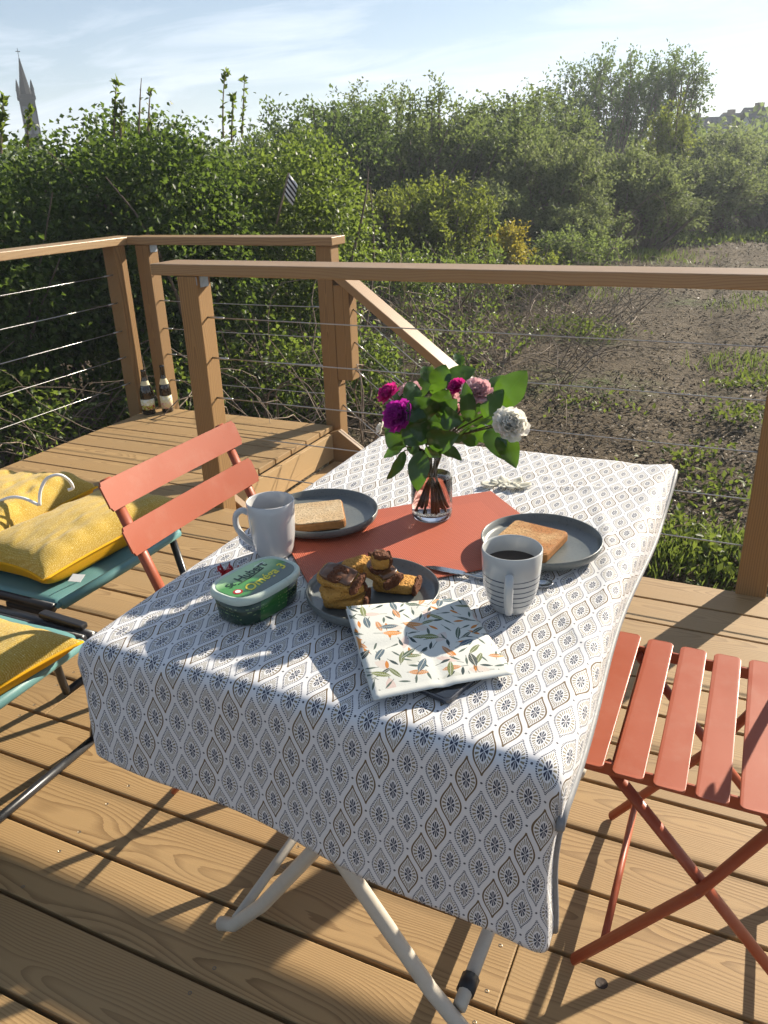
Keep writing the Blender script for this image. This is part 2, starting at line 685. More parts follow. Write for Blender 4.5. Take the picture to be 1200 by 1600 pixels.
lr = thing('railing', (-3.2, 3.74, 0), 'short timber railing across the far end of the landing', 'railing')
MB().box((-3.318, 3.69, ZB), (-2.0, 3.84, ZT)).build('handrail', M_RAILX, lr, bevel=0.004, origin=(-2.7, 3.76, 0.96))
rail_post(-3.275, 3.70, lr)
rail_post(-2.105, 3.705, lr, -0.62)
for z in CZ:
    MB().tube(sag((-3.187, 3.745, z), (-2.10, 3.745, z), 0.003), 0.0022, 6).build('cable', M_STEEL, lr, True)
    MB().tube([(-3.187, 3.745, z), (-3.12, 3.745, z)], 0.0042, 8).build('cable_fitting', M_STEEL, lr, True)
    MB().tube([(-2.17, 3.745, z), (-2.105, 3.745, z)], 0.0042, 8).build('cable_fitting', M_STEEL, lr, True)
MB().box((-3.1865, 3.72, 0.895), (-3.184, 3.78, ZB - 0.003)).build('bracket', M_GALV, lr)

br = thing('railing', (-3.38, 1.5, 0), 'sunlit timber railing running down the hedge side of the deck', 'railing')
MB().box((-3.475, -0.45, ZB), (-3.325, 3.795, ZT)).build('handrail', M_RAILY, br, bevel=0.004, origin=(-3.4, 1.7, 0.96))
for y in (3.60, 1.75, -0.35):
    rail_post(-3.425, y, br)
for z in CZ:
    MB().tube(sag((-3.378, -0.3, z), (-3.378, 3.602, z), 0.008), 0.0024, 6).build('cable', M_STEEL, br, True)
    MB().tube([(-3.378, 3.53, z), (-3.378, 3.602, z)], 0.0042, 8).build('cable_fitting', M_STEEL, br, True)

# ------------------------------------------------------------------ stairs off the landing
st = thing('stairs', (-1.7, 3.1, -0.55), 'timber steps going down from the landing to the field', 'stairs')
MB().box((-2.047, 2.66, -0.172), (-2.022, 3.62, -0.031)).build('riser', M_DECKY, st, bevel=0.002, origin=(-2.03, 3.1, -0.1))
for i in range(2):
    zt = -0.185 - 0.185 * i
    for k in range(2):
        x0 = -2.020 + 0.27 * i + 0.137 * k
        MB().box((x0, 2.66, zt - 0.03), (x0 + 0.130, 3.62, zt)).build('tread', M_DECKY, st, bevel=0.002, origin=(x0 + .065, 3.1, zt - .015))
    MB().box((-1.752 + 0.27 * i, 2.66, zt - 0.175), (-1.730 + 0.27 * i, 3.62, zt - 0.031)).build('riser', M_DECKY, st, bevel=0.002, origin=(-1.74 + .27 * i, 3.1, zt - .1))
for y0 in (2.615, 3.625):
    m = MB()
    prof = [(-2.045, -0.03), (-1.99, -0.01), (-1.22, -0.54), (-1.22, -0.66), (-1.45, -0.66), (-2.045, -0.30)]
    b = len(m.v)
    m.v += [(x, y0, z) for x, z in prof] + [(x, y0 + 0.042, z) for x, z in prof]
    n_ = len(prof)
    m.f.append(tuple(range(n_)))
    m.f.append(tuple(range(n_, 2 * n_))[::-1])
    for i in range(n_):
        j = (i + 1) % n_
        m.f.append((j, i, n_ + i, n_ + j))
    m.build('stringer', M_RAILX, st, bevel=0.003)

sr = thing('stair_railing', (-1.5, 3.75, -0.5), 'sloping timber handrail with cables following the steps down', 'railing')
sl = (0.365 - 0.761) / (-1.43 + 1.96)
MB().beam((-2.004, 3.752, 0.80), (-1.02, 3.752, 0.80 + sl * 0.984), 0.125, 0.042).build('handrail', M_RAILX, sr, bevel=0.004)
rail_post(-2.0155, 3.7065, sr, 0.25, 0.745, name='post')
rail_post(-1.16, 3.7065, sr, -0.62, 0.13, name='post')
for k, z in enumerate((0.62, 0.45, 0.30, 0.10)):
    x0 = -1.927 if k < 3 else -2.017
    zz_ = z + sl * 0.0
    MB().tube([(x0, 3.75, zz_), (-1.12, 3.75, zz_ + sl * (-1.12 - x0))], 0.0024, 6).build('cable', M_STEEL, sr, True)
    MB().tube([(x0, 3.75, zz_), (x0 + 0.06, 3.75, zz_ + sl * 0.06)], 0.0045, 8).build('cable_fitting', M_STEEL, sr, True)

# ------------------------------------------------------------------ foliage
def leaf_mat(name, dark, light, trans, rough=0.45, tw=0.35, spec=0.4):
    t = NT(name)
    r = t.island()
    n = t.noise(t.tc(), 1.1, 2, 0.5)
    f = t.add(t.mul(r, 0.65), t.mul(n, 0.35))
    col = t.ramp(f, [(0.1, dark), (0.55, tuple((a + b) / 2 for a, b in zip(dark, light))), (0.95, light)])
    p = t.bsdf(col, rough, spec)
    tr = t.n.new("ShaderNodeBsdfTranslucent")
    t.link(t.mix(r, tuple(x * 0.7 for x in trans), trans), tr.inputs[0])
    mx = t.n.new("ShaderNodeMixShader")
    mx.inputs[0].default_value = tw
    t.l.new(p, mx.inputs[1])
    t.l.new(tr.outputs[0], mx.inputs[2])
    return t.done(mx.outputs[0])


M_BARK = simple('grey_bark', (0.14, 0.11, 0.085), 0.85, 0.2, 0, 0.3, 25, 0.6)
M_TWIG = simple('dry_twig', (0.20, 0.155, 0.115), 0.8, 0.25, 0, 0.35, 12, 0.4)
M_IVY = leaf_mat('ivy_leaf', (0.015, 0.030, 0.008), (0.060, 0.100, 0.021), (0.21, 0.32, 0.045), 0.46, 0.36, 0.28)
M_BRAMBLE = leaf_mat('bramble_leaf', (0.022, 0.042, 0.010), (0.095, 0.145, 0.03), (0.28, 0.38, 0.055), 0.46, 0.40, 0.3)
M_WILLOW = leaf_mat('willow_leaf', (0.045, 0.068, 0.020), (0.125, 0.165, 0.050), (0.26, 0.34, 0.085), 0.6, 0.42, 0.2)
M_WILLOW2 = leaf_mat('sallow_leaf', (0.055, 0.075, 0.028), (0.140, 0.172, 0.068), (0.28, 0.34, 0.11), 0.6, 0.42, 0.2)
M_OAK = leaf_mat('dark_tree_leaf', (0.030, 0.052, 0.015), (0.090, 0.135, 0.036), (0.20, 0.29, 0.06), 0.6, 0.40, 0.2)
M_LIME = leaf_mat('young_green_leaf', (0.060, 0.088, 0.016), (0.150, 0.185, 0.032), (0.32, 0.38, 0.05), 0.55, 0.42, 0.25)
M_GORSE = leaf_mat('yellow_leaf', (0.16, 0.15, 0.02), (0.40, 0.34, 0.03), (0.50, 0.42, 0.05), 0.5, 0.4, 0.35)
M_WEED = leaf_mat('weed_leaf', (0.040, 0.066, 0.014), (0.105, 0.140, 0.030), (0.24, 0.31, 0.05), 0.55, 0.38, 0.25)
M_GRASS = leaf_mat('grass_blade', (0.05, 0.085, 0.016), (0.14, 0.19, 0.05), (0.26, 0.34, 0.06), 0.5, 0.4, 0.35)


def unit(a):
    return a / np.maximum(np.linalg.norm(a, axis=-1, keepdims=True), 1e-9)


def leaves(P, D, L, Wd, up=0.35, rng=RNG, fold=0.18):
    """kite-shaped folded leaves at points P (N,3), growing along D, length L, width Wd -> verts, tri faces"""
    n = len(P)
    L = np.broadcast_to(np.asarray(L, float).reshape(-1, 1), (n, 1)) * rng.uniform(0.65, 1.25, (n, 1))
    Wd = np.broadcast_to(np.asarray(Wd, float).reshape(-1, 1), (n, 1)) * rng.uniform(0.75, 1.2, (n, 1))
    D = unit(D)
    R = rng.normal(size=(n, 3))
    R[:, 2] += up * 2
    S_ = unit(np.cross(D, R))
    N_ = np.cross(S_, D)
    mid = P + D * L * 0.45
    a = mid + S_ * Wd * 0.5 + N_ * Wd * fold
    b = mid - S_ * Wd * 0.5 + N_ * Wd * fold
    tip = P + D * L - N_ * L * 0.12
    V = np.stack([P, a, tip, b], 1).reshape(-1, 3)
    base = np.arange(n) * 4
    Fq = np.concatenate([np.stack([base, base + 1, base + 2], -1), np.stack([base, base + 2, base + 3], -1)])
    return V, Fq


def branch_path(p0, p1, rng, k=6, bow=0.15, droop=0.0):
    p0, p1 = np.array(p0, float), np.array(p1, float)
    L = np.linalg.norm(p1 - p0)
    mid = rng.normal(size=3) * bow * L
    ts = np.linspace(0, 1, k)
    return np.array([p0 + (p1 - p0) * t + mid * t * (1 - t) * 2 + np.array([0, 0, 1]) * (t * (1 - t) * L * 0.25 - droop * L * t * t) for t in ts])


def make_tree(base, h, rx, ry, z_low, n_br, n_tw, n_lf, leaf, mat, name, label, cat, group, seed, spread=0.28, upness=0.9,
              bark=None, stem_r=0.09, multi=0.35, shell=0.55, hang=0.0, gap=0.0):
    """shrubby tree: branches from the base into an uneven crown, twigs off the branches, leaves on the twigs"""
    rng = np.random.default_rng(seed)
    bx, by = base[0], base[1]
    bz = float(ground_z(bx, by)) - 0.08
    root = thing(name, (bx, by, bz), label, cat, group)
    c = np.array([bx, by, bz + z_low + (h - z_low) / 2])
    ra = np.array([rx, ry, (h - z_low) / 2])
    # branch tips in the crown volume, biased to the shell; low-frequency lumps make the outline uneven
    d = unit(rng.normal(size=(n_br, 3)))
    d[:, 2] = np.where(rng.random(n_br) < 0.5 + 0.3 * upness, np.abs(d[:, 2]), d[:, 2])
    lump = 0.80 + 0.42 * vnoise(np.arctan2(d[:, 1], d[:, 0]) * 1.1 + 9, d[:, 2] * 1.6 + 9, 1.3, seed) - 0.1
    rr = (shell + (1 - shell) * rng.random(n_br) ** 0.5) * lump
    tips = c + d * rr[:, None] * ra
    tips[:, 2] = np.maximum(tips[:, 2], bz + 0.25)
    tb = MB()
    P, D = [], []
    for i in range(n_br):
        ang = rng.uniform(0, 6.28)
        off = multi * rng.random() * min(rx, ry) * 0.6
        p0 = np.array([bx + math.cos(ang) * off, by + math.sin(ang) * off, bz])
        path = branch_path(p0, tips[i], rng, 7, 0.10)
        r0 = stem_r * rng.uniform(0.35, 1.0)
        if i < 46:
            tb.tube(path, [r0 * (1 - 0.88 * q) for q in np.linspace(0, 1, 7)], 5, False)
        # twigs along the outer part
        tt = rng.uniform(0.42, 1.0, n_tw) ** 0.8
        idx = tt * 6
        lo = np.minimum(idx.astype(int), 5)
        q = path[lo] + (path[lo + 1] - path[lo]) * (idx - lo)[:, None]
        out = unit(q - (c - np.array([0, 0, ra[2] * 0.6])))
        td = unit(out * 0.8 + rng.normal(size=(n_tw, 3)) * 0.75 + np.array([0, 0, upness * 0.6 - hang]))
        tl = spread * rng.uniform(0.5, 1.4, n_tw) * (1.15 - 0.3 * tt)
        keep = rng.random(n_tw) > gap
        q, td, tl = q[keep], td[keep], tl[keep]
        s = rng.random((len(q), n_lf))
        pos = q[:, None, :] + td[:, None, :] * (s * tl[:, None])[..., None] + rng.normal(size=(len(q), n_lf, 3)) * spread * 0.10
        ld = unit(td[:, None, :] * 0.7 + rng.normal(size=(len(q), n_lf, 3)) * 0.8)
        P.append(pos.reshape(-1, 3))
        D.append(ld.reshape(-1, 3))
    P, D = np.concatenate(P), np.concatenate(D)
    V, Fq = leaves(P, D, leaf, leaf * 0.55, 0.4, rng)
    tb.build('trunk', bark or M_BARK, root, True)
    np_mesh('crown', V, Fq, mat, root)
    return root


def place_copy(root, px, dist, scale, rot, label, group=None, dz=0.0):
    """another individual of a tree already built: same meshes, own place, turn and size"""
    p = at_d(px, 300, dist)
    r = root.copy()
    COL.objects.link(r)
    r.location = (p[0], p[1], float(ground_z(p[0], p[1])) - 0.08 + dz)
    r.rotation_euler = (0, 0, rot)
    r.scale = (scale[0], scale[1], scale[2])
    r['label'] = label
    if group:
        r['group'] = group
    for ch in list(root.children):
        c = ch.copy()
        COL.objects.link(c)
        c.parent = r
    return r


def base_at(px, dist):
    p = at_d(px, 300, dist)
    return (p[0], p[1])


def top_h(px, py, dist):
    """height above local ground of the pixel row py at that distance"""
    p = at_d(px, py, dist)
    return p[2] - float(ground_z(p[0], p[1])) + 0.08


G_T = 'trees behind the cleared field'
PXM = lambda d: F_PX * 0.93 / d       # rough pixels per metre out there
# --- middle row of grey-green trees
t1 = make_tree(base_at(520, 16.5), top_h(520, 140, 16.5), 1.75, 1.5, 0.9, 60, 26, 13, 0.085, M_OAK, 'willow_tree',
               'dark rounded tree rising behind the end of the hedge', 'tree', G_T, 11, 0.42)
t2 = make_tree(base_at(655, 17.5), top_h(655, 132, 17.5), 1.65, 1.5, 0.9, 60, 26, 13, 0.085, M_WILLOW, 'willow_tree',
               'loose grey-green tree with open twiggy top behind the yellow-green shrub', 'tree', G_T, 12, 0.45, hang=0.1, gap=0.15)
t3 = make_tree(base_at(765, 18.5), top_h(765, 160, 18.5), 1.45, 1.4, 0.8, 54, 26, 13, 0.085, M_WILLOW, 'willow_tree',
               'grey-green tree standing just before the tall poplar', 'tree', G_T, 13, 0.42)
t5 = make_tree(base_at(860, 17.0), top_h(860, 205, 17.0), 1.35, 1.3, 0.3, 60, 26, 13, 0.075, M_WILLOW2, 'sallow_bush',
               'broad sallow bush with dense small leaves below the poplar', 'bush', G_T, 15, 0.36)
t6 = make_tree(base_at(965, 19.0), top_h(965, 228, 19.0), 1.4, 1.3, 0.3, 60, 26, 13, 0.075, M_WILLOW2, 'sallow_bush',
               'dusty green sallow bush at the right foot of the poplar', 'bush', G_T, 16, 0.36)
t7 = make_tree(base_at(1110, 28.0), top_h(1110, 212, 28.0), 2.3, 2.0, 0.3, 64, 26, 13, 0.10, M_WILLOW2, 'sallow_bush',
               'pale hazy bush in front of the slate-roofed houses', 'bush', G_T, 17, 0.5)
place_copy(t7, 1215, 29.0, (0.95, 1.0, 0.88), 2.1, 'pale bush beside the large house gable, farthest along the field', G_T)
place_copy(t7, 1035, 26.0, (0.72, 0.8, 0.80), 4.0, 'pale bush between the poplar and the row of houses', G_T)
place_copy(t5, 760, 15.5, (0.85, 0.85, 0.66), 1.2, 'low sallow bush behind the yellow-leaved shrub', G_T)
place_copy(t6, 905, 16.0, (0.8, 0.8, 0.60), 2.7, 'low rounded bush at the edge of the bare soil', G_T)
place_copy(t5, 1020, 19.5, (0.95, 0.95, 0.60), 3.6, 'low bush leaning over the grass strip of the field', G_T)
place_copy(t5, 1100, 23.0, (1.35, 1.2, 0.80), 5.1, 'rounded low bush at the far end of the grass strip', G_T)
place_copy(t6, 1200, 25.0, (1.3, 1.2, 0.75), 0.7, 'low bush closing the end of the bare field track', G_T)
place_copy(t1, 440, 15.0, (0.72, 0.8, 0.80), 2.2, 'dark tree half hidden behind the hedge and the striped flag', G_T)
place_copy(t2, 590, 21.0, (1.15, 1.1, 1.05), 3.3, 'grey-green tree filling the gap between the two rounded trees', G_T)
place_copy(t3, 820, 23.0, (1.35, 1.3, 1.22), 1.9, 'tall thin-topped tree touching the left side of the poplar', G_T)
# --- tall poplar
t4 = make_tree(base_at(950, 33.0), top_h(950, 66, 33.0), 2.75, 2.4, 2.4, 74, 24, 12, 0.13, M_OAK, 'poplar_tree',
               'tall poplar with feathery upright crown standing above every other tree', 'tree', None, 21, 0.62, upness=1.0,
               stem_r=0.07, multi=0.15, shell=0.35, gap=0.42)
t4b = make_tree(base_at(1046, 33.0), top_h(1046, 74, 33.0), 0.95, 0.9, 3.0, 22, 20, 12, 0.13, M_OAK, 'poplar_tree',
                'slim side poplar leaning out beside the tall one', 'tree', None, 22, 0.5, upness=1.0, stem_r=0.1, multi=0.05, gap=0.2)
make_tree(base_at(1040, 24.0), top_h(1040, 165, 24.0), 0.55, 0.55, 1.6, 22, 20, 12, 0.09, M_LIME, 'birch_sapling',
          'bright young green sapling catching the sun beside the poplar', 'tree', None, 23, 0.3)
# --- front shrubs
make_tree(base_at(690, 12.2), top_h(690, 268, 12.2), 0.78, 0.8, 0.70, 46, 26, 12, 0.06, M_LIME, 'shrub',
          'upright yellow-green shrub at the near edge of the trees', 'shrub', None, 31, 0.26)
make_tree(base_at(585, 11.6), top_h(585, 300, 11.6), 0.62, 0.7, 0.75, 36, 20, 11, 0.055, M_LIME, 'shrub',
          'small green shrub above the landing rail beside the hedge', 'shrub', None, 32, 0.22)
make_tree(base_at(793, 13.0), top_h(793, 352, 13.0), 0.42, 0.5, 0.1, 30, 22, 12, 0.055, M_GORSE, 'shrub',
          'bright yellow-leaved shrub just over the top of the rail', 'shrub', None, 33, 0.2)
make_tree(base_at(640, 10.0), top_h(640, 372, 10.0), 0.6, 0.6, 0.05, 36, 10, 7, 0.05, M_BRAMBLE, 'bramble_bush',
          'sparse twiggy bramble bush behind the sloping handrail', 'bush', None, 34, 0.22, bark=M_TWIG, stem_r=0.014, multi=0.9)
make_tree(base_at(740, 11.2), top_h(740, 385, 11.2), 0.75, 0.6, 0.05, 40, 9, 7, 0.05, M_BRAMBLE, 'bramble_bush',
          'bare-stemmed bramble bush at the foot of the yellow-green shrub', 'bush', None, 35, 0.22, bark=M_TWIG, stem_r=0.014, multi=0.9)
make_tree(base_at(905, 14.0), top_h(905, 352, 14.0), 0.9, 0.7, 0.05, 44, 12, 8, 0.06, M_WILLOW, 'bramble_bush',
          'low tangled bush with dead stems bordering the bare soil', 'bush', None, 36, 0.28, bark=M_TWIG, stem_r=0.016, multi=0.9)
make_tree(base_at(845, 12.6), top_h(845, 398, 12.6), 0.5, 0.5, 0.05, 24, 10, 7, 0.055, M_LIME, 'bramble_bush',
          'small leafy sprawl beside the yellow-leaved shrub', 'bush', None, 37, 0.22, bark=M_TWIG, stem_r=0.012, multi=0.9)

# --- far wood closing the view between the trees
rng = np.random.default_rng(40)
Pf, Df = [], []
for k in range(260):
    az = math.radians(rng.uniform(80, 150))
    dd = rng.uniform(40, 54)
    hh = rng.uniform(2.4, 4.2) * dd / 50
    cx, cy = math.cos(az) * dd, math.sin(az) * dd
    m = 150
    q = unit(rng.normal(size=(m, 3))) * rng.random((m, 1)) ** 0.4
    q = q * np.array([2.3, 2.3, hh / 2]) + np.array([cx, cy, float(ground_z(cx, cy)) + hh / 2])
    Pf.append(q)
    Df.append(rng.normal(size=(m, 3)))
V, Fq = leaves(np.concatenate(Pf), np.concatenate(Df), 0.42, 0.3, 0.4, rng)
tag(np_mesh('distant_wood', V, Fq, M_WILLOW), 'hazy band of woodland far behind the field trees', 'woodland', kind='stuff')


# --- hedge on the left: lumpy ivy-covered mass
def make_hedge(name, centers, n_leaf, leaf, mat, label, cat, group, seed, stems=20, lean=0.0):
    rng = np.random.default_rng(seed)
    bx, by = centers[0][0], centers[0][1]
    bz = float(ground_z(bx, by)) - 0.1
    root = thing(name, (bx, by, bz), label, cat, group)
    tot = sum(c[3] * c[5] for c in centers)
    P, D = [], []
    sm = MB()
    for cx, cy, cz, rx, ry, rz in centers:
        m = int(n_leaf * rx * rz / sum(c[3] * c[5] for c in centers))
        ncl = max(10, m // 26)
        d = unit(rng.normal(size=(ncl, 3)))
        rr = rng.uniform(0.66, 1.0, ncl) * (0.80 + 0.26 * vnoise(d[:, 0] * 2 + 5, d[:, 2] * 2 + 5, 1.5, seed))
        cc = np.array([cx, cy, cz]) + d * rr[:, None] * np.array([rx, ry, rz])
        rr = np.where(rng.random(ncl) < 0.22, rr * rng.uniform(0.55, 0.9, ncl), rr)
        cc = np.array([cx, cy, cz]) + d * rr[:, None] * np.array([rx, ry, rz])
        cr = rng.uniform(0.05, 0.14, ncl)
        q = np.repeat(cc, 26, 0) + np.clip(rng.normal(size=(ncl * 26, 3)), -1.25, 1.25) * np.repeat(cr, 26)[:, None]
        dd = unit(np.repeat(d, 26, 0) * 0.7 + rng.normal(size=(ncl * 26, 3)) * 0.7 + np.array([0, 0, -0.35]))
        P.append(q)
        D.append(dd)
        for k in range(stems // len(centers)):
            a = rng.uniform(0, 6.28)
            e = np.array([cx + math.cos(a) * rx * 0.9, cy + math.sin(a) * ry * 0.9, cz + rng.uniform(-0.5, 0.8) * rz])
            s0 = np.array([cx + rng.uniform(-.4, .4) * rx, cy + rng.uniform(-.4, .4) * ry, bz])
            sm.tube(branch_path(s0, e, rng, 7, 0.2), [0.022 * (1 - .8 * u) for u in np.linspace(0, 1, 7)], 5, False)
    P, D = np.concatenate(P), np.concatenate(D)
    ok = P[:, 2] > GZ - 0.02
    V, Fq = leaves(P[ok], D[ok], leaf, leaf * 0.8, 0.6, rng)
    sm.build('stems', M_BARK, root, True)['kind'] = 'stuff'
    np_mesh('foliage', V, Fq, mat, root)
    return root


make_hedge('ivy_hedge', [(-4.9, 3.9, 0.62, 0.85, 0.95, 1.0), (-5.8, 3.3, 0.78, 1.0, 1.0, 1.0), (-5.3, 5.0, 0.72, 1.1, 0.9, 1.0)],
           58000, 0.043, M_IVY, 'dark glossy ivy hedge beside the sunlit railing, church spire rising behind it', 'hedge', 'ivy hedge along the deck', 51)
make_hedge('ivy_hedge', [(-4.25, 5.1, 0.66, 0.85, 0.85, 1.02), (-4.75, 5.6, 0.80, 0.9, 0.8, 1.0)],
           46000, 0.043, M_IVY, 'dense ivy hedge with tall bare shoots behind the landing corner', 'hedge', 'ivy hedge along the deck', 52)
make_hedge('ivy_hedge', [(-3.75, 6.3, 0.62, 0.72, 0.75, 1.0), (-4.3, 7.0, 0.6, 0.8, 0.7, 1.0)],
           32000, 0.042, M_BRAMBLE, 'lighter green end of the hedge below the striped flag', 'hedge', 'ivy hedge along the deck', 53)
make_hedge('bramble_thicket', [(-4.1, 4.55, -0.15, 0.55, 0.5, 0.42), (-3.5, 5.2, -0.2, 0.55, 0.5, 0.40), (-3.0, 5.7, -0.25, 0.5, 0.5, 0.35)],
           9500, 0.045, M_BRAMBLE, 'low leafy brambles under the hedge seen through the landing cables', 'bush', None, 54)
make_hedge('bramble_thicket', [(-4.35, 3.3, -0.15, 0.45, 0.8, 0.36), (-4.5, 2.3, -0.2, 0.5, 0.7, 0.4)],
           6500, 0.045, M_BRAMBLE, 'leafy brambles and dead stems below the sunlit railing', 'bush', None, 55)
make_hedge('bramble_thicket', [(-2.5, 6.6, -0.35, 0.55, 0.5, 0.3), (-2.6, 7.8, -0.3, 0.7, 0.6, 0.35), (-3.3, 8.6, -0.1, 0.8, 0.6, 0.55)],
           1400, 0.045, M_BRAMBLE, 'mixed brambles spreading from the hedge end towards the steps', 'bush', None, 56)

# tangle of dead bramble stems in front of the hedge
rng = np.random.default_rng(60)
tg = MB()
for k in range(520):
    if k < 130:
        s0 = np.array([rng.uniform(-4.5, -3.75), rng.uniform(2.0, 4.3), GZ])
    elif k < 250:
        s0 = np.array([-3.75 + (lambda u: u * 1.5)(rng.random()), rng.uniform(4.3, 5.6), GZ])
    else:
        s0 = np.array([rng.uniform(-3.9, -1.4), rng.uniform(5.8, 11.5), GZ])
    L = rng.uniform(0.5, 1.7)
    dirv = unit(np.array([rng.normal(), rng.normal(), 0.9]))
    e = s0 + dirv * L
    e[0] = min(e[0], -3.55) if s0[1] < 3.7 else e[0]
    pts = branch_path(s0, e, rng, 8, 0.28, 0.25)
    pts = [p + rng.normal(size=3) * 0.02 for p in pts]
    r0 = rng.uniform(0.003, 0.0075)
    tg.tube(pts, [r0 * (1 - .6 * u) for u in np.linspace(0, 1, 8)], 5, False)
tag(tg.build('dead_stems', M_TWIG, None, True), 'tangle of dry bramble stems in front of the hedge', 'brambles', kind='stuff')


def shoot(px, py_top, py_base, dist, seed, lf, leafy, label):
    mat = None
    rng = np.random.default_rng(seed)
    b, e = at_d(px - 4, py_base, dist), at_d(px, py_top, dist)
    root = thing('tall_shoot', tuple(b), '', 'shoot', 'tall leafy shoots above the hedge')
    root['label'] = label
    path = branch_path(b, e, rng, 7, 0.05)
    MB().tube(path, [0.008 * (1 - .75 * u) for u in np.linspace(0, 1, 7)], 5, False).build('stem', M_TWIG, root, True)
    s = rng.random(leafy) * 5.99
    lo = s.astype(int)
    q = path[lo] + (path[lo + 1] - path[lo]) * (s - lo)[:, None]
    D = unit(rng.normal(size=(leafy, 3)) + np.array([0, 0, 0.8]))
    V, Fq = leaves(q, D, lf, lf * 0.6, 0.4, rng)
    np_mesh('foliage', V, Fq, mat or M_BRAMBLE, root)


shoot(182, 126, 215, 6.0, 71, 0.05, 46, 'leafy shoot with a bushy tip beside the bare stick')
shoot(193, 160, 215, 6.0, 72, 0.05, 44, 'short leafy shoot close beside the bushy-tipped one')
shoot(236, 138, 205, 6.1, 73, 0.05, 18, 'thin shoot with a few leaves near its tip')
shoot(221, 122, 210, 6.3, 74, 0.03, 4, 'bare stick-like shoot with almost no leaves')
shoot(353, 110, 215, 6.6, 75, 0.045, 36, 'slender leafy shoot, tallest above the whole hedge')
shoot(382, 122, 215, 6.6, 76, 0.045, 42, 'leafy shoot next to the tallest one above the hedge')
shoot(366, 150, 220, 6.5, 77, 0.05, 48, 'short bushy shoot between the two tallest shoots')
shoot(6, 150, 240, 5.6, 78, 0.05, 80, 'dense leafy shoot rising beside the church tower')
shoot(47, 170, 230, 5.8, 79, 0.045, 46, 'leafy sprig standing in front of the church tower')

# --- field litter: wood chips and torn twigs lying on the soil (uncountable)
rng = np.random.default_rng(90)
N = 46000
az = np.radians(rng.uniform(84, 128, N))
dd = 2.9 + 21 * rng.random(N) ** 1.7
X, Y = np.cos(az) * dd, np.sin(az) * dd
ok = ~((X < -1.2) & (Y < 4.0)) & (Y > 2.62)
X, Y, dd = X[ok], Y[ok], dd[ok]
Z = ground_z(X, Y) + rng.uniform(0.0, 0.03, len(X))
D = rng.normal(size=(len(X), 3))
D[:, 2] *= 0.35
V, Fq = leaves(np.stack([X, Y, Z], -1), D, 0.040 + 0.0016 * dd, 0.012 + 0.0006 * dd, 1.6, rng, 0.1)
t = NT('mulch_chips')
r = t.island()
col = t.ramp(r, [(0.0, (0.04, 0.028, 0.017)), (0.45, (0.095, 0.070, 0.043)), (0.88, (0.15, 0.112, 0.075)), (1.0, (0.26, 0.21, 0.15))])
M_CHIP = t.done(t.bsdf(col, t.rng(t.m('FRACT', t.mul(r, 37.0)), 0.9, 1.0, 0.75, 0.35), 0.25))
tag(np_mesh('mulch', V, Fq, M_CHIP), 'shredded bark and twigs covering the cleared field', 'mulch', kind='stuff')

# --- weeds and grass on the field
patches = [(at_z(885, 512, GZ), 0.55, 420, 1), (at_z(930, 525, GZ), 0.35, 200, 1), (at_z(1080, 720, GZ), 0.30, 130, 1), (at_z(1120, 770, GZ), 0.28, 150, 1),
           (at_z(1040, 830, GZ), 0.30, 160, 1), (at_z(1100, 850, GZ), 0.35, 120, 0), (at_z(1180, 600, GZ), 0.4, 260, 1), (at_z(1170, 560, GZ), 0.5, 260, 0),
           (at_z(760, 500, GZ), 0.8, 220, 1), (at_z(1000, 405, GZ), 1.2, 700, 0), (at_z(900, 455, GZ), 0.9, 200, 0), (at_z(820, 470, GZ), 0.9, 160, 1),
           (at_z(1120, 372, GZ), 2.0, 900, 0), (at_z(1050, 385, GZ), 1.6, 700, 1), (at_z(690, 520, GZ), 0.7, 70, 1), (at_z(630, 560, GZ), 0.6, 80, 1),
           (at_z(1060, 880, GZ), 0.40, 420, 0), (at_z(1000, 870, GZ), 0.35, 320, 0), (at_z(1120, 890, GZ), 0.3, 260, 1), (at_z(1180, 890, GZ), 0.3, 250, 0), (at_z(930, 640, GZ), 0.4, 120, 1),
           (at_z(1190, 480, GZ), 0.7, 160, 0), (at_z(700, 610, GZ), 0.5, 300, 1), (at_z(1150, 660, GZ), 0.3, 160, 1), (at_z(1140, 372, GZ), 1.5, 900, 1)]
P, D, L = [], [], []
Pg, Dg, Lg = [], [], []
for c, rad, m, kind in patches:
    q = rng.normal(size=(m, 2)) * rad * 0.5
    x, y = c[0] + q[:, 0], c[1] + q[:, 1]
    okp = y > 2.62
    x, y = x[okp], y[okp]
    far_s = 1 + max(0, (c[1] - 6)) * 0.05
    z = ground_z(x, y) + (rng.uniform(0, 0.10, len(x)) * far_s if kind else 0)
    d = rng.normal(size=(len(x), 3)) * (0.9 if kind else 0.42)
    d[:, 2] = np.abs(d[:, 2]) + (0.25 if kind else 0.9)
    (P if kind else Pg).append(np.stack([x, y, z], -1))
    (D if kind else Dg).append(d)
    (L if kind else Lg).append(np.full(len(x), 0.05 if kind else 0.09) * far_s)
V, Fq = leaves(np.concatenate(P), np.concatenate(D), np.concatenate(L), np.concatenate(L) * 0.55, 0.8, rng)
tag(np_mesh('weeds', V, Fq, M_WEED), 'scattered green weeds sprouting on the bare field', 'weeds', kind='stuff')
V, Fq = leaves(np.concatenate(Pg), np.concatenate(Dg), np.concatenate(Lg), np.concatenate(Lg) * 0.10, 0.2, rng, 0.3)
tag(np_mesh('grass', V, Fq, M_GRASS), 'tufts of grass at the deck edge and field border', 'grass', kind='stuff')

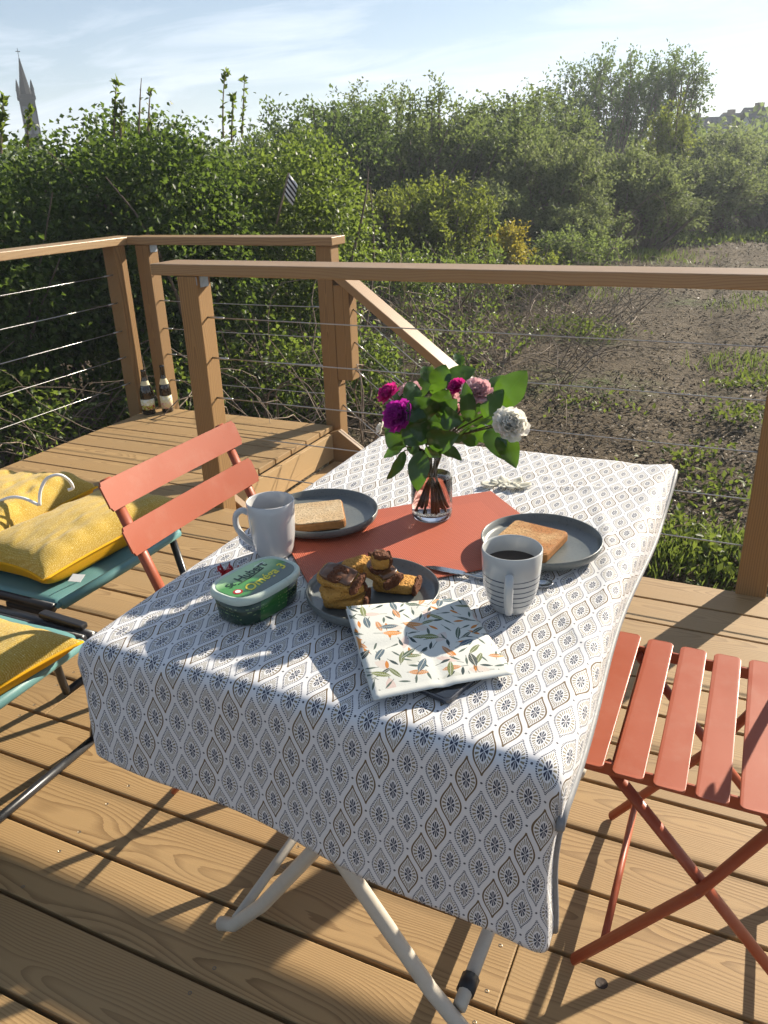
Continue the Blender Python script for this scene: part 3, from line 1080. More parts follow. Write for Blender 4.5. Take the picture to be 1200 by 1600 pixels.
# ------------------------------------------------------------------ far buildings
M_SLATE = simple('slate_roof', (0.05, 0.054, 0.07), 0.5, 0.5, 0, 0.2, 0.9)
M_RENDER = simple('grey_render', (0.42, 0.42, 0.43), 0.85, 0.2, 0, 0.06, 0.6)
M_RENDER2 = simple('white_render', (0.62, 0.60, 0.57), 0.85, 0.2, 0, 0.05, 0.6)
M_GLASSF = simple('window_glass_far', (0.06, 0.07, 0.09), 0.1, 0.6, 0, 0.1, 1)
M_WHITEP = simple('white_sill_and_glare', (0.78, 0.79, 0.80), 0.4, 0.5, 0, 0.03, 1)
M_BRICKC = simple('chimney_brick', (0.20, 0.15, 0.13), 0.9, 0.2, 0, 0.2, 2)
M_STONE = simple('grey_church_stone', (0.014, 0.0145, 0.016), 0.85, 0.2, 0, 0.25, 0.35)


def house(c, w, dp, eave, ridge, wall, label, chim, glare_n, rot):
    bz = float(ground_z(c[0], c[1])) - 0.3
    root = thing('house', (c[0], c[1], bz), label, 'house', 'slate-roofed houses beyond the trees')
    root.rotation_euler = (0, 0, rot)

    def P(mb, name, mat, parent=root):
        me = bpy.data.meshes.new(name)
        me.from_pydata(mb.v, [], mb.f)
        me.update()
        return link(name, me, mat, parent)
    b = MB()
    b.v = [(-w / 2, -dp / 2, 0), (w / 2, -dp / 2, 0), (w / 2, dp / 2, 0), (-w / 2, dp / 2, 0),
           (-w / 2, -dp / 2, eave), (w / 2, -dp / 2, eave), (w / 2, dp / 2, eave), (-w / 2, dp / 2, eave), (-w / 2, 0, ridge - .15), (w / 2, 0, ridge - .15)]
    b.f = [(0, 1, 5, 4), (2, 3, 7, 6), (1, 2, 6, 9, 5), (3, 0, 4, 8, 7)]
    P(b, 'wall', wall)
    r = MB()
    o = 0.3
    for s in (-1, 1):
        k = len(r.v)
        y = s * (dp / 2 + o)
        ez = eave - o * (ridge - eave) / (dp / 2)
        r.v += [(-w / 2 - o, y, ez), (w / 2 + o, y, ez), (w / 2 + o, 0, ridge), (-w / 2 - o, 0, ridge),
                (-w / 2 - o, y, ez + .18), (w / 2 + o, y, ez + .18), (w / 2 + o, 0, ridge + .18), (-w / 2 - o, 0, ridge + .18)]
        r.f += [tuple(k + i for i in q) for q in ((0, 3, 2, 1), (4, 5, 6, 7), (0, 1, 5, 4), (1, 2, 6, 5), (3, 0, 4, 7))]
    rf = P(r, 'roof', M_SLATE)
    for x in chim:
        P(MB().box((x - 0.20, -0.18, ridge - 0.5), (x + 0.20, 0.18, ridge + 0.42)), 'chimney', M_BRICKC, rf)
    for i in range(glare_n):
        x = -w / 2 + w * (i + 0.7) / (glare_n + 0.4)
        f0, f1 = 0.30, 0.52
        yy = lambda f: -(dp / 2) * (1 - f)
        zz2 = lambda f: eave + (ridge - eave) * f + 0.25
        q = MB()
        q.v = [(x - .45, yy(f0), zz2(f0)), (x + .45, yy(f0), zz2(f0)), (x + .45, yy(f1), zz2(f1)), (x - .45, yy(f1), zz2(f1)),
               (x - .45, yy(f0), zz2(f0) - .2), (x + .45, yy(f0), zz2(f0) - .2), (x + .45, yy(f1), zz2(f1) - .2), (x - .45, yy(f1), zz2(f1) - .2)]
        q.f = [(0, 1, 2, 3), (0, 4, 5, 1), (1, 5, 6, 2), (2, 6, 7, 3), (3, 7, 4, 0)]
        P(q, 'roof_glare_panel', M_WHITEP, rf)  # white panels paint the bright reflection of the roof slopes
    for i in range(max(2, int(w / 3))):
        x = -w / 2 + w * (i + 0.5) / max(2, int(w / 3))
        for z0 in (eave - 2.0,):
            P(MB().box((x - .45, -dp / 2 - .04, z0), (x + .45, -dp / 2 + .02, z0 + 1.3)), 'window', M_GLASSF)
            P(MB().box((x - .55, -dp / 2 - .10, z0 - .1), (x + .55, -dp / 2 - .03, z0)), 'sill', M_WHITEP)
    return root


def hpos(px, d):
    p = at_d(px, 200, d)
    return p


def house_at(px, d, py_ridge, w, dp, label, wall, chim, sk, rot, pitch=0.9):
    p = hpos(px, d)
    bz = float(ground_z(p[0], p[1])) - 0.3
    ridge = at_d(px, py_ridge, d)[2] - bz
    house(p, w, dp, ridge - dp / 2 * pitch, ridge, wall, label, chim, sk, rot)


house_at(1112, 66, 187, 3.9, 4.2, 'long slate-roofed house with two chimneys and white panels painting its roof glare', M_RENDER, (-1.1, 0.9), 3, 0.45)
house_at(1165, 64, 180, 3.3, 4.2, 'slate-roofed house with white panel painting its roof glare beside the big gable', M_RENDER, (-1.2,), 1, -0.5)
house_at(1222, 58, 172, 4.8, 5, 'large grey-rendered house with steep dark slate roof behind the far bush', M_RENDER2, (-1.7,), 1, 0.62)


def church():
    d = 70.0
    p = at_d(50, 200, d)
    gz = float(ground_z(p[0], p[1])) - 0.3
    root = thing('church_tower', (p[0], p[1], gz), 'grey stone church tower with pointed spire beyond the hedge', 'church')
    root.rotation_euler = (0, 0, math.radians(49))
    root.scale = (0.58, 0.58, 1)
    ztop = at_d(33, 91, d)[2] - gz
    zs = at_d(45, 148, d)[2] - gz          # foot of the spire

    def P(mb, name, mat, parent=root, smooth=False):
        me = bpy.data.meshes.new(name)
        me.from_pydata(mb.v, [], mb.f)
        me.update()
        return link(name, me, mat, parent, smooth)
    a = 0.9
    tw = P(MB().box((-a, -a, 0), (a, a, zs)), 'tower', M_STONE)
    P(MB().box((-a - .16, -a - .16, zs - 0.30), (a + .16, a + .16, zs - 0.10)), 'cornice', M_STONE)
    sp = P(MB().lathe([(0.74, zs), (0.38, zs + (ztop - zs) * 0.5), (0.06, ztop)], 8), 'spire', M_STONE)
    P(MB().tube([(0, 0, ztop - .2), (0, 0, ztop + 0.62)], 0.035, 5), 'cross', M_STONE, sp)
    P(MB().box((-0.26, -.03, ztop + 0.40), (0.26, .03, ztop + 0.45)), 'cross_arm', M_STONE, sp)
    for x in (-1, 1):
        for y in (-1, 1):
            P(MB().lathe([(0.21, zs - .36), (0.19, zs + .27), (0.23, zs + .29), (0.02, zs + 0.95)], 6, (x * 0.84, y * 0.84, 0)), 'pinnacle', M_STONE)
    for s, ax in ((-1, 0), (1, 0), (-1, 1), (1, 1)):
        for k in (-.42, .42):
            lo, hi = ((k - .29, s * a - .03, zs - 2.6), (k + .29, s * a + .03, zs - 0.8)) if ax == 0 else ((s * a - .03, k - .29, zs - 2.6), (s * a + .03, k + .29, zs - 0.8))
            P(MB().box(lo, hi), 'belfry_opening', M_GLASSF)


church()

# striped flag in the bushes
fl = thing('flag', tuple(at_d(437, 335, 6.2)), 'small black and white striped flag hanging among the bushes', 'flag')
p0, p1 = at_d(432, 350, 6.2), at_d(451, 270, 6.2)
MB().tube([p0, p1], 0.007, 6).build('pole', M_TWIG, fl, True)
t = NT('striped_flag_cloth')
uv = t.sep(t.tc('UV'))
st_ = t.gt(t.m('FRACT', t.mul(uv[1], 4.5)), 0.5)
M_FLAG = t.done(t.bsdf(t.mix(st_, (0.75, 0.75, 0.74), (0.03, 0.03, 0.04)), 0.8, 0.2))
dv = (p1 - p0) / np.linalg.norm(p1 - p0)
nu, nv = 10, 10
Vf, UVf = [], []
for i in range(nu):
    for j in range(nv):
        u, v_ = i / (nu - 1), j / (nv - 1)
        q = p1 - dv * 0.145 * (1 - v_) + np.array([0.055, 0.02, -0.085]) * u + np.array([0.016, -0.03, 0]) * math.sin(u * 5 + v_ * 2) * u
        Vf.append(q)
        UVf.append((u, v_))
Qf = [(i * nv + j, (i + 1) * nv + j, (i + 1) * nv + j + 1, i * nv + j + 1) for i in range(nu - 1) for j in range(nv - 1)]
fo = np_mesh('cloth', np.array(Vf), np.array(Qf), M_FLAG, fl, True, np.array(UVf))
sd = fo.modifiers.new('thickness', 'SOLIDIFY')
sd.thickness = 0.002

# ------------------------------------------------------------------ table
TZ = 0.70                                   # top of the cloth
TX0, TX1, TY0, TY1 = -0.778, -0.128, 0.652, 1.628
M_CREAM = simple('cream_painted_steel', (0.50, 0.45, 0.37), 0.38, 0.5, 0, 0.05, 60)
M_BLACKP = simple('black_plastic', (0.018, 0.018, 0.02), 0.42, 0.5, 0, 0.1, 80)
tb = thing('table', (-0.45, 1.14, 0), 'folding table with cream metal legs under the patterned cloth', 'table')
MB().box((TX0 + 0.012, TY0 + 0.012, TZ - 0.032), (TX1 - 0.012, TY1 - 0.012, TZ - 0.0035)).build('table_top', M_CREAM, tb, bevel=0.01, segs=3)


def leg_path(x0, x1, y, foot_bend):
    return [(x0, y, 0.017), (x0 + (x1 - x0) * 0.06, y, 0.028), (x0 + (x1 - x0) * 0.20, y, 0.11), (x0 + (x1 - x0) * 0.5, y, 0.335), (x1, y, TZ - 0.045)]


for y in (0.80, 1.47):
    for a, b, dy in ((-0.742, -0.24, 0.0), (-0.215, -0.73, -0.028)):
        MB().tube(leg_path(a, b, y + dy, 1), 0.0125, 12).build('leg', M_CREAM, tb, True)
MB().tube([(-0.705, 0.80, 0.045), (-0.705, 1.47, 0.045)], 0.009, 10).build('floor_bar', M_CREAM, tb, True)
MB().tube([(-0.275, 0.785, 0.075), (-0.275, 1.45, 0.075)], 0.0115, 10).build('floor_bar', M_CREAM, tb, True)
MB().tube([(-0.275, 0.812, 0.075), (-0.275, 0.84, 0.075)], 0.015, 12).build('clip', M_BLACKP, tb, True)
MB().tube([(-0.48, 0.79, 0.335), (-0.48, 0.85, 0.335)], 0.008, 10).build('pivot_bolt', M_BLACKP, tb, True)

# ------------------------------------------------------------------ tablecloth
t = NT('printed_tablecloth')
uv = t.sep(t.tc('UV'))
PXm, PYm = 0.0345, 0.081
HW, HH = 0.0118, 0.0305


def motif(u, v):
    iu, iv = t.m('FLOOR', t.m('DIVIDE', u, PXm)), t.m('FLOOR', t.m('DIVIDE', v, PYm))
    x = t.mul(t.m('SUBTRACT', t.m('FRACT', t.m('DIVIDE', u, PXm)), 0.5), PXm)
    y = t.mul(t.m('SUBTRACT', t.m('FRACT', t.m('DIVIDE', v, PYm)), 0.5), PYm)
    tt = t.m('DIVIDE', y, HH)
    ins = t.lt(t.m('ABSOLUTE', tt), 1.0)
    ts = t.add(tt, t.mul(t.m('SUBTRACT', 1.0, t.mul(tt, tt)), 0.02))
    w = t.mul(t.m('POWER', t.m('MAXIMUM', t.add(t.mul(t.m('COSINE', t.mul(ts, math.pi)), 0.5), 0.5), 0.0), 0.74), HW)
    s = t.m('SUBTRACT', t.m('ABSOLUTE', x), w)
    kind = t.lt(t.m('ABSOLUTE', t.m('SUBTRACT', t.m('FLOORED_MODULO', t.add(iu, t.mul(iv, 2.0)), 3.0), 0.0)), 0.5)
    dots = t.m('MAXIMUM', t.lt(t.m('FRACT', t.mul(tt, 12.0)), 0.64), kind)
    outl = t.mul(t.lt(t.m('ABSOLUTE', s), 0.00100), dots, ins)
    a = t.m('ARCTAN2', t.m('DIVIDE', x, HW), ts)
    rho = t.m('SQRT', t.add(t.m('POWER', t.m('DIVIDE', x, HW), 2.0), t.mul(ts, ts)))
    ticks = t.mul(t.lt(t.m('FRACT', t.mul(a, 24 / (2 * math.pi))), 0.50), t.gt(rho, 0.46), t.lt(s, -0.0019), ins)
    pet = t.mul(t.gt(t.m('ABSOLUTE', t.m('SUBTRACT', t.m('FRACT', t.mul(a, 8 / (2 * math.pi))), 0.5)), 0.16), t.lt(rho, 0.37), t.gt(rho, 0.05))
    dx = t.m('SUBTRACT', t.m('ABSOLUTE', x), PXm / 2)
    dot = t.lt(t.add(t.mul(dx, dx), t.mul(y, y)), 0.0015 ** 2)
    return outl, ticks, pet, dot, kind


A = motif(t.add(uv[0], 10.0), t.add(uv[1], 10.0))
B = motif(t.add(uv[0], 10.0 + PXm / 2), t.add(uv[1], 10.0 + PYm / 2))
WHITE, NAVY, OLIVE, BROWN = (0.80, 0.795, 0.79), (0.035, 0.042, 0.07), (0.20, 0.17, 0.11), (0.125, 0.082, 0.038)
col = None
wn_ = t.noise(t.tc('UV'), 6.0, 3, 0.5)
col = t.mix(wn_, (0.61, 0.605, 0.61), (0.655, 0.65, 0.655))
for o_, k_, p_, d_, kind in (A, B):
    col = t.mix(k_, col, OLIVE)
    oc = t.mix(kind, NAVY, BROWN)
    col = t.mix(o_, col, oc)
    col = t.mix(p_, col, NAVY)
    col = t.mix(d_, col, (0.07, 0.07, 0.085))
wv = t.noise(t.tc('UV'), 900.0, 2, 0.5)
M_CLOTH = t.done(t.bsdf(col, 0.72, 0.25, normal=t.bump(wv, 0.10, 0.0006), sheen=0.1))

cl = thing('tablecloth', (-0.45, 1.14, TZ), 'white tablecloth printed with small ogee motifs draped over the table', 'tablecloth')
RHO = 0.020
Wt, Dt = TX1 - TX0, TY1 - TY0
oL, oR, oF = 0.14, 0.055, 0.10


def over(e):
    if e <= 0:
        return e, 0.0
    if e < RHO * math.pi / 2:
        return RHO * math.sin(e / RHO), RHO * (1 - math.cos(e / RHO))
    return RHO, RHO + e - RHO * math.pi / 2


us = np.concatenate([np.linspace(-oL, -0.001, 12), np.linspace(0.0, 1, 90) * (Wt - 0.0), Wt + np.linspace(0.004, oR, 14)])
nv_near = 40
vs_in = np.linspace(0.0, 1, 130) * Dt
cloth_V, cloth_UV = [], []
rw = np.random.default_rng(3)
for u in us:
    fu = min(max(u / Wt, 0), 1)
    oN = 0.172 + 0.088 * fu                       # hem hangs lower towards the slatted chair
    vs = np.concatenate([-np.linspace(oN, 0.003, nv_near), vs_in, Dt + np.linspace(0.006, oF, 10)])
    for v in vs:
        eN, eF = -v + RHO * 0.8, v - Dt + RHO * 0.8
        eR, eL = u - Wt + RHO * 0.8, -u + RHO * 0.8
        x, y, z = TX0 + u, TY0 + v, TZ
        oy, dyn = over(eN)
        if eN > 0:
            y = TY0 + RHO * 0.8 - oy
            z -= dyn
            hang = min(1.0, dyn / 0.12)
            y -= hang * (0.004 + 0.006 * math.sin(u * 17.0 + 0.6) + 0.006 * dyn * 4 * (0.5 + 0.5 * math.sin(u * 8 + 2)))
        of, dyf = over(eF)
        if eF > 0:
            y = TY1 - RHO * 0.8 + of
            fr_ = min(1.0, max(0.0, (u / Wt - 0.70) / 0.30))
            z -= dyf * (1 - 0.85 * fr_ * fr_) if eF < 0.05 else dyf * (1 - 0.5 * fr_ * fr_)
            y += (eF - of) * 0.35 * fr_ * fr_
        for e, sx, edge in ((eR, 1, TX1 - RHO * 0.8), (eL, -1, TX0 + RHO * 0.8)):
            if e > 0:
                o, d = over(e)
                wq = min(1.0, max(0.0, dyn / 0.11))
                wq = wq * wq * (3 - 2 * wq)
                x = edge + sx * (o + (0.006 * math.sin(v * 9 + 1.0) + 0.003) * min(1, d / 0.03) * (1 - wq) * (1 if sx > 0 else 0) + (0.003 * math.sin(dyn * 30) if sx > 0 else 0) * wq)
                wf = min(1.0, max(0.0, (v / Dt - 0.80) / 0.20)) if sx > 0 else 0.0
                wf = wf * wf * (3 - 2 * wf)
                x += (e - o) * 0.22 * wf
                z -= d * (1 - wq) * (1 - 0.80 * wf)
                y += d * wq * (1.0 if sx < 0 else 0.75)
        if eN <= 0:
            # soft wrinkles and fold creases on the top
            X_, Y_ = TX0 + u, TY0 + v
            wz = 0.0016 * (float(vnoise(np.array(X_), np.array(Y_), 9.0, 4)) - 0.5)
            wz += 0.0030 * (float(vnoise(np.array(X_ * 0.6 + Y_), np.array(Y_ * 0.5 - X_), 7.0, 5)) - 0.3) * max(0.0, (v / Dt - 0.35))
            for (cx, cy, ang, amp) in ((-0.16, 1.12, 1.75, 0.0034), (-0.27, 0.83, 2.0, 0.0024), (-0.62, 1.40, 0.9, 0.0026), (-0.30, 1.43, 0.35, 0.0035), (-0.20, 1.30, 1.9, 0.0030), (-0.18, 0.95, 2.2, 0.0026), (-0.45, 1.50, -0.2, 0.0026), (-0.23, 0.80, 1.35, 0.002)):
                dd_ = (X_ - cx) * -math.sin(ang) + (Y_ - cy) * math.cos(ang)
                al = (X_ - cx) * math.cos(ang) + (Y_ - cy) * math.sin(ang)
                wz += amp * math.exp(-(dd_ / 0.007) ** 2) * math.exp(-(al / 0.16) ** 2)
            z += max(-0.0005, wz)
            # far right corner lifts and ripples a little past the table
            kq = max(0.0, (u / Wt - 0.80)) * max(0.0, (v / Dt - 0.75)) * 20
            z += 0.004 * kq * math.sin(u * 40)
        cloth_V.append((x, y, z))
        cloth_UV.append((u, v))
nu_, nv_ = len(us), nv_near + len(vs_in) + 10
Qc = [(i * nv_ + j, (i + 1) * nv_ + j, (i + 1) * nv_ + j + 1, i * nv_ + j + 1) for i in range(nu_ - 1) for j in range(nv_ - 1)]
clo = np_mesh('cloth', np.array(cloth_V), np.array(Qc), M_CLOTH, cl, True, np.array(cloth_UV))
sd = clo.modifiers.new('thickness', 'SOLIDIFY')
sd.thickness = 0.0007
sd.offset = -1
M_HEM = simple('grey_hem_tape', (0.20, 0.20, 0.205), 0.6, 0.4, 0, 0.15, 200)
i_last = nu_ - 1
hem = [cloth_V[i_last * nv_ + j] for j in range(0, nv_, 2)]
MB().tube(hem, 0.0052, 8).build('hem', M_HEM, cl, True)

# ------------------------------------------------------------------ folding slatted chairs
t = NT('terracotta_paint')
v = t.tc()
n = t.noise(v, 900.0, 2, 0.5)
n2 = t.noise(v, 5.0, 4, 0.6)
col = t.mix(n2, (0.32, 0.070, 0.030), (0.37, 0.086, 0.038))
sc1 = t.noise(v, 150.0, 3, 0.7)
col = t.mix(t.mul(t.gt(sc1, 0.71), 0.6), col, (0.16, 0.05, 0.03))
col = t.mix(t.mul(t.rng(t.noise(v, 14.0, 5, 0.7), 0.5, 0.75), 0.22), col, (0.42, 0.22, 0.15))
M_ORANGE = t.done(t.bsdf(col, t.rng(n2, 0.3, 0.7, 0.36, 0.52), 0.32, normal=t.bump(n, 0.12, 0.0004)))


def rrect(w, h, r, k=5):
    pts = []
    for cx, cy, a0 in ((w / 2 - r, h / 2 - r, 0), (-w / 2 + r, h / 2 - r, 90), (-w / 2 + r, -h / 2 + r, 180), (w / 2 - r, -h / 2 + r, 270)):
        for i in range(k + 1):
            a = math.radians(a0 + 90 * i / k)
            pts.append((cx + r * math.cos(a), cy + r * math.sin(a)))
    return pts


def make_chair(label):
    root = thing('folding_chair', (0, 0, 0), label, 'chair', 'terracotta folding chairs at the table')
    for i in range(7):                                    # seat slats
        x0 = -0.004 + 0.0585 * i
        zc = 0.4445 - 0.012 * math.sin(math.pi * i / 6) * 0.6
        m = MB().prism(rrect(0.046, 0.396, 0.010), -0.0025, 0.0025)
        m.v = [(x + x0, y, z + zc - 0.10 * (x) ** 2 * 20) for x, y, z in m.v]
        m.build('seat_slat', M_ORANGE, root, bevel=0.0012)
    for s in (-1, 1):
        y = 0.172 * s
        # seat rail
        MB().beam((-0.02, y, 0.427), (0.372, y, 0.424), 0.005, 0.022).build('seat_rail', M_ORANGE, root, bevel=0.001)
        yo = 0.180 * s
        pts = [(0.0, yo, 0.008), (0.175, yo, 0.247), (0.265, yo, 0.42), (0.315, yo, 0.55), (0.404, yo, 0.762)]
        MB().tube(pts, 0.0125, 10, flat=0.62).build('long_leg', M_ORANGE, root, True)
        yi = 0.160 * s
        MB().tube([(0.020, yi, 0.425), (0.175, yi, 0.250), (0.385, yi, 0.008)], 0.0125, 10, flat=0.62).build('short_leg', M_ORANGE, root, True)
        MB().tube([(0.175, yi - 0.012 * s, 0.2485), (0.175, yo + 0.012 * s, 0.2485)], 0.0045, 8).build('rivet', M_ORANGE, root, True)
    MB().tube([(0.045, -0.18, 0.065), (0.045, 0.18, 0.065)], 0.0065, 10).build('stretcher', M_ORANGE, root, True)
    MB().tube([(0.335, -0.16, 0.065), (0.335, 0.16, 0.065)], 0.0065, 10).build('stretcher', M_ORANGE, root, True)
    MB().tube([(0.03, -0.16, 0.412), (0.03, 0.16, 0.412)], 0.0055, 10).build('stretcher', M_ORANGE, root, True)
    dirv = Vector((0.1, 0, 0.235)).normalized()
    nrm = Vector((-dirv.z, 0, dirv.x))                    # towards the sitter
    for c in ((0.392, 0.733), (0.356, 0.648)):            # back slats, slightly bowed
        m = MB()
        out = rrect(0.425, 0.058, 0.011)
        nn = 24
        for sgn in (-1, 1):
            pass
        # grid slat so that it can bow
        def slat(u, w_, c=c):
            yy = (u - 0.5) * 0.425
            hh = 0.058 if 0.012 < u < 0.988 else 0.044
            bow = 0.012 * (1 - (2 * u - 1) ** 2)
            p = Vector((c[0], yy, c[1])) + dirv * ((w_ - 0.5) * hh) + nrm * (0.013 - bow)
            return p
        k = len(m.v)
        uu = [0.0, 0.006, 0.0121] + [0.02 + 0.96 * i / 22 for i in range(23)] + [0.9879, 0.994, 1.0]
        for u in uu:
            for w_ in (0.0, 0.33, 0.66, 1.0):
                m.v.append(tuple(slat(u, w_)))
        for i in range(len(uu) - 1):
            for j in range(3):
                m.f.append((k + i * 4 + j, k + i * 4 + j + 1, k + (i + 1) * 4 + j + 1, k + (i + 1) * 4 + j))
        o = m.build('back_slat', M_ORANGE, root, False)
        md = o.modifiers.new('thickness', 'SOLIDIFY')
        md.thickness = 0.004
        md.offset = 0
    return root


def copy_tree(o, parent=None):
    c = o.copy()
    COL.objects.link(c)
    if parent is not None:
        c.parent = parent
    for ch in o.children:
        copy_tree(ch, c)
    return c


ch1 = make_chair('terracotta folding chair with its slatted seat beside the cloth hem and free of shadow')
ch2 = copy_tree(ch1)
ch1['label'] = 'terracotta folding chair whose empty slatted seat shows beside the table'
ch1.location = (-0.138, 1.170, 0)
ch2['label'] = 'terracotta folding chair seen by its two back slats in front of the yellow cushions'
ch2.location = (-0.662, 1.212, 0)
ch2.rotation_euler = (0, 0, math.pi)

# ------------------------------------------------------------------ tableware
GLAZE = NT('dark_stoneware')
v = GLAZE.tc()
n = GLAZE.noise(v, 18.0, 5, 0.65)
n2 = GLAZE.noise(v, 260.0, 2, 0.5)
col = GLAZE.mix(n, (0.075, 0.085, 0.083), (0.155, 0.168, 0.158))
col = GLAZE.mix(GLAZE.mul(GLAZE.gt(n2, 0.64), 0.5), col, (0.06, 0.06, 0.06))
M_PLATE = GLAZE.done(GLAZE.bsdf(col, GLAZE.rng(n, 0.3, 0.7, 0.30, 0.42), 0.55, coat=0.15))


def plate(cx, cy, r, z, label, name='plate'):
    prof = [(0.001, 0.0), (r * 0.66, 0.0), (r * 0.70, 0.003), (r * 0.965, 0.008), (r * 0.995, 0.014), (r, 0.0205), (r * 0.992, 0.0222), (r * 0.975, 0.0215), (r * 0.955, 0.013), (r * 0.90, 0.0085), (r * 0.6, 0.007), (0.001, 0.0065)]
    o = MB().lathe(prof, 72, (cx, cy, z)).build(name, M_PLATE, None, True, origin=(cx, cy, z))
    return tag(o, label, 'plate', 'dark stoneware plates')


MATZ = TZ + 0.0048
plate(-0.268, 1.142, 0.096, MATZ, 'grey plate with browned toast behind the striped mug')
plate(-0.655, 1.119, 0.099, MATZ, 'grey plate with pale toast behind the plain mug')
plate(-0.449, 0.895, 0.096, MATZ - 0.0005, 'grey plate holding the slices of cake')

# placemat
B_, BR_, LB_ = np.array([-0.42, 1.357]), np.array([-0.222, 1.150]), np.array([-0.552, 0.893])
ex = (BR_ - B_)
wdt = np.linalg.norm(ex)
ex = ex / wdt
ey = np.array([ex[1], -ex[0]])
lng = abs((LB_ - BR_) @ ey)
mc = B_ + ex * wdt / 2 + ey * lng / 2
mat_ang = math.atan2(-ey[1], -ey[0])
t = NT('woven_terracotta_vinyl')
s = t.sep(t.tc())
ribs = t.m('SINE', t.mul(s[0], 2 * math.pi / 0.0062))
ribs2 = t.add(t.mul(t.m('SINE', t.mul(s[1], 2 * math.pi / 0.0050)), 0.3), 0.7)
inn = t.m('MAXIMUM', t.m('SUBTRACT', t.m('ABSOLUTE', s[0]), lng / 2 - 0.040), t.m('SUBTRACT', t.m('ABSOLUTE', s[1]), wdt / 2 - 0.040))
band = t.gt(inn, 0.0)
pat = t.m('ABSOLUTE', t.mul(ribs, ribs2))
c1 = t.mix(pat, (0.30, 0.062, 0.032), (0.56, 0.135, 0.065))
col = t.mix(t.mul(band, 0.35), c1, (0.34, 0.075, 0.040))
M_MAT = t.done(t.bsdf(col, 0.55, 0.4, normal=t.bump(pat, 0.6, 0.0008)))
pm = MB().box((-lng / 2, -wdt / 2, 0), (lng / 2, wdt / 2, 0.0018)).build('placemat', M_MAT, None, bevel=0.0006)
pm.location = (mc[0], mc[1], TZ + 0.0027)
pm.rotation_euler = (0, 0, mat_ang)
tag(pm, 'terracotta woven placemat lying slantwise under the flower vase', 'placemat')


# mugs
def mug_mat(name, c, stripes):
    t = NT(name)
    s = t.sep(t.tc())
    n = t.noise(t.tc(), 30, 3, 0.5)
    col = t.mix(n, tuple(x * 0.95 for x in c), c)
    if stripes:
        f = t.m('FRACT', t.m('DIVIDE', s[2], 0.0082))
        w = t.mul(t.lt(f, 0.24), t.gt(s[2], 0.012), t.lt(s[2], 0.0615))
        wob = t.noise(t.cmb(t.mul(s[0], 30), t.mul(s[1], 30), t.mul(s[2], 900)), 1.0, 2, 0.5)
        col = t.mix(t.mul(w, t.rng(wob, 0.3, 0.45)), col, (0.045, 0.055, 0.085))
    return t.done(t.bsdf(col, 0.14, 0.5, coat=0.4))


M_MUG1 = mug_mat('white_glaze', (0.52, 0.51, 0.50), False)
M_MUG2 = mug_mat('striped_glaze', (0.46, 0.465, 0.45), True)
M_TEA = simple('black_tea', (0.022, 0.010, 0.005), 0.04, 0.5, 0, 0.05, 5)
M_HANDLE2 = simple('mug_handle_glaze', (0.45, 0.455, 0.44), 0.16, 0.5, 0, 0.03, 30, coat=0.4)


def mug(cx, cy, outer, inner, handle_dir, hz, hout, mat, hmat, tea_z, tea_r, label):
    root = thing('mug', (cx, cy, TZ + 0.0025), label, 'mug', 'mugs on the table')
    z0 = TZ + 0.0025
    MB().lathe(outer + inner[::-1], 56, (cx, cy, z0)).build('cup', mat, root, True, origin=(cx, cy, z0))
    d = Vector((handle_dir[0], handle_dir[1], 0)).normalized()
    pts = []
    c = Vector((cx, cy, z0))
    for dist, z in hout:
        pts.append(c + d * dist + Vector((0, 0, z)))
    # smooth the handle polyline
    sm = []
    for i in range(len(pts) - 1):
        for k in range(4):
            tq = k / 4
            p0, p1, p2, p3 = pts[max(i - 1, 0)], pts[i], pts[i + 1], pts[min(i + 2, len(pts) - 1)]
            sm.append(0.5 * ((2 * p1) + (-p0 + p2) * tq + (2 * p0 - 5 * p1 + 4 * p2 - p3) * tq ** 2 + (-p0 + 3 * p1 - 3 * p2 + p3) * tq ** 3))
    sm.append(pts[-1])
    MB().tube(sm, 0.0062, 12, flat=0.8).build('handle', hmat, root, True)
    MB().lathe([(0.0005, tea_z), (tea_r, tea_z)], 48, (cx, cy, z0), False, False).build('tea', M_TEA, root, True)
    return root


o1 = [(0.001, 0.0), (0.026, 0.0), (0.0285, 0.002), (0.0315, 0.012), (0.0355, 0.035), (0.0375, 0.065), (0.0385, 0.093)]
i1 = [(0.001, 0.005), (0.024, 0.005), (0.029, 0.012), (0.033, 0.035), (0.035, 0.065), (0.0362, 0.0925), (0.0372, 0.0945)]
mug(-0.667, 0.978, o1, i1, (-0.95, -0.32), 0.05, [(0.0350, 0.070), (0.047, 0.0755), (0.058, 0.068), (0.060, 0.050), (0.052, 0.032), (0.040, 0.020), (0.0315, 0.016)], M_MUG1, M_MUG1, 0.030, 0.0315,
    'plain white mug beside the margarine tub')
o2 = [(0.001, 0.0), (0.0235, 0.0), (0.0265, 0.003), (0.0335, 0.018), (0.0385, 0.040), (0.0405, 0.062), (0.0415, 0.092)]
i2 = [(0.001, 0.005), (0.021, 0.005), (0.031, 0.020), (0.0360, 0.042), (0.0378, 0.062), (0.0390, 0.0915), (0.0402, 0.0938)]
mug(-0.262, 0.950, o2, i2, (0.22, -0.97), 0.05, [(0.0395, 0.066), (0.050, 0.072), (0.059, 0.064), (0.060, 0.046), (0.052, 0.027), (0.040, 0.014), (0.030, 0.012)], M_MUG2, M_HANDLE2, 0.070, 0.0379,
    'grey-white mug of tea with dark blue stripes')

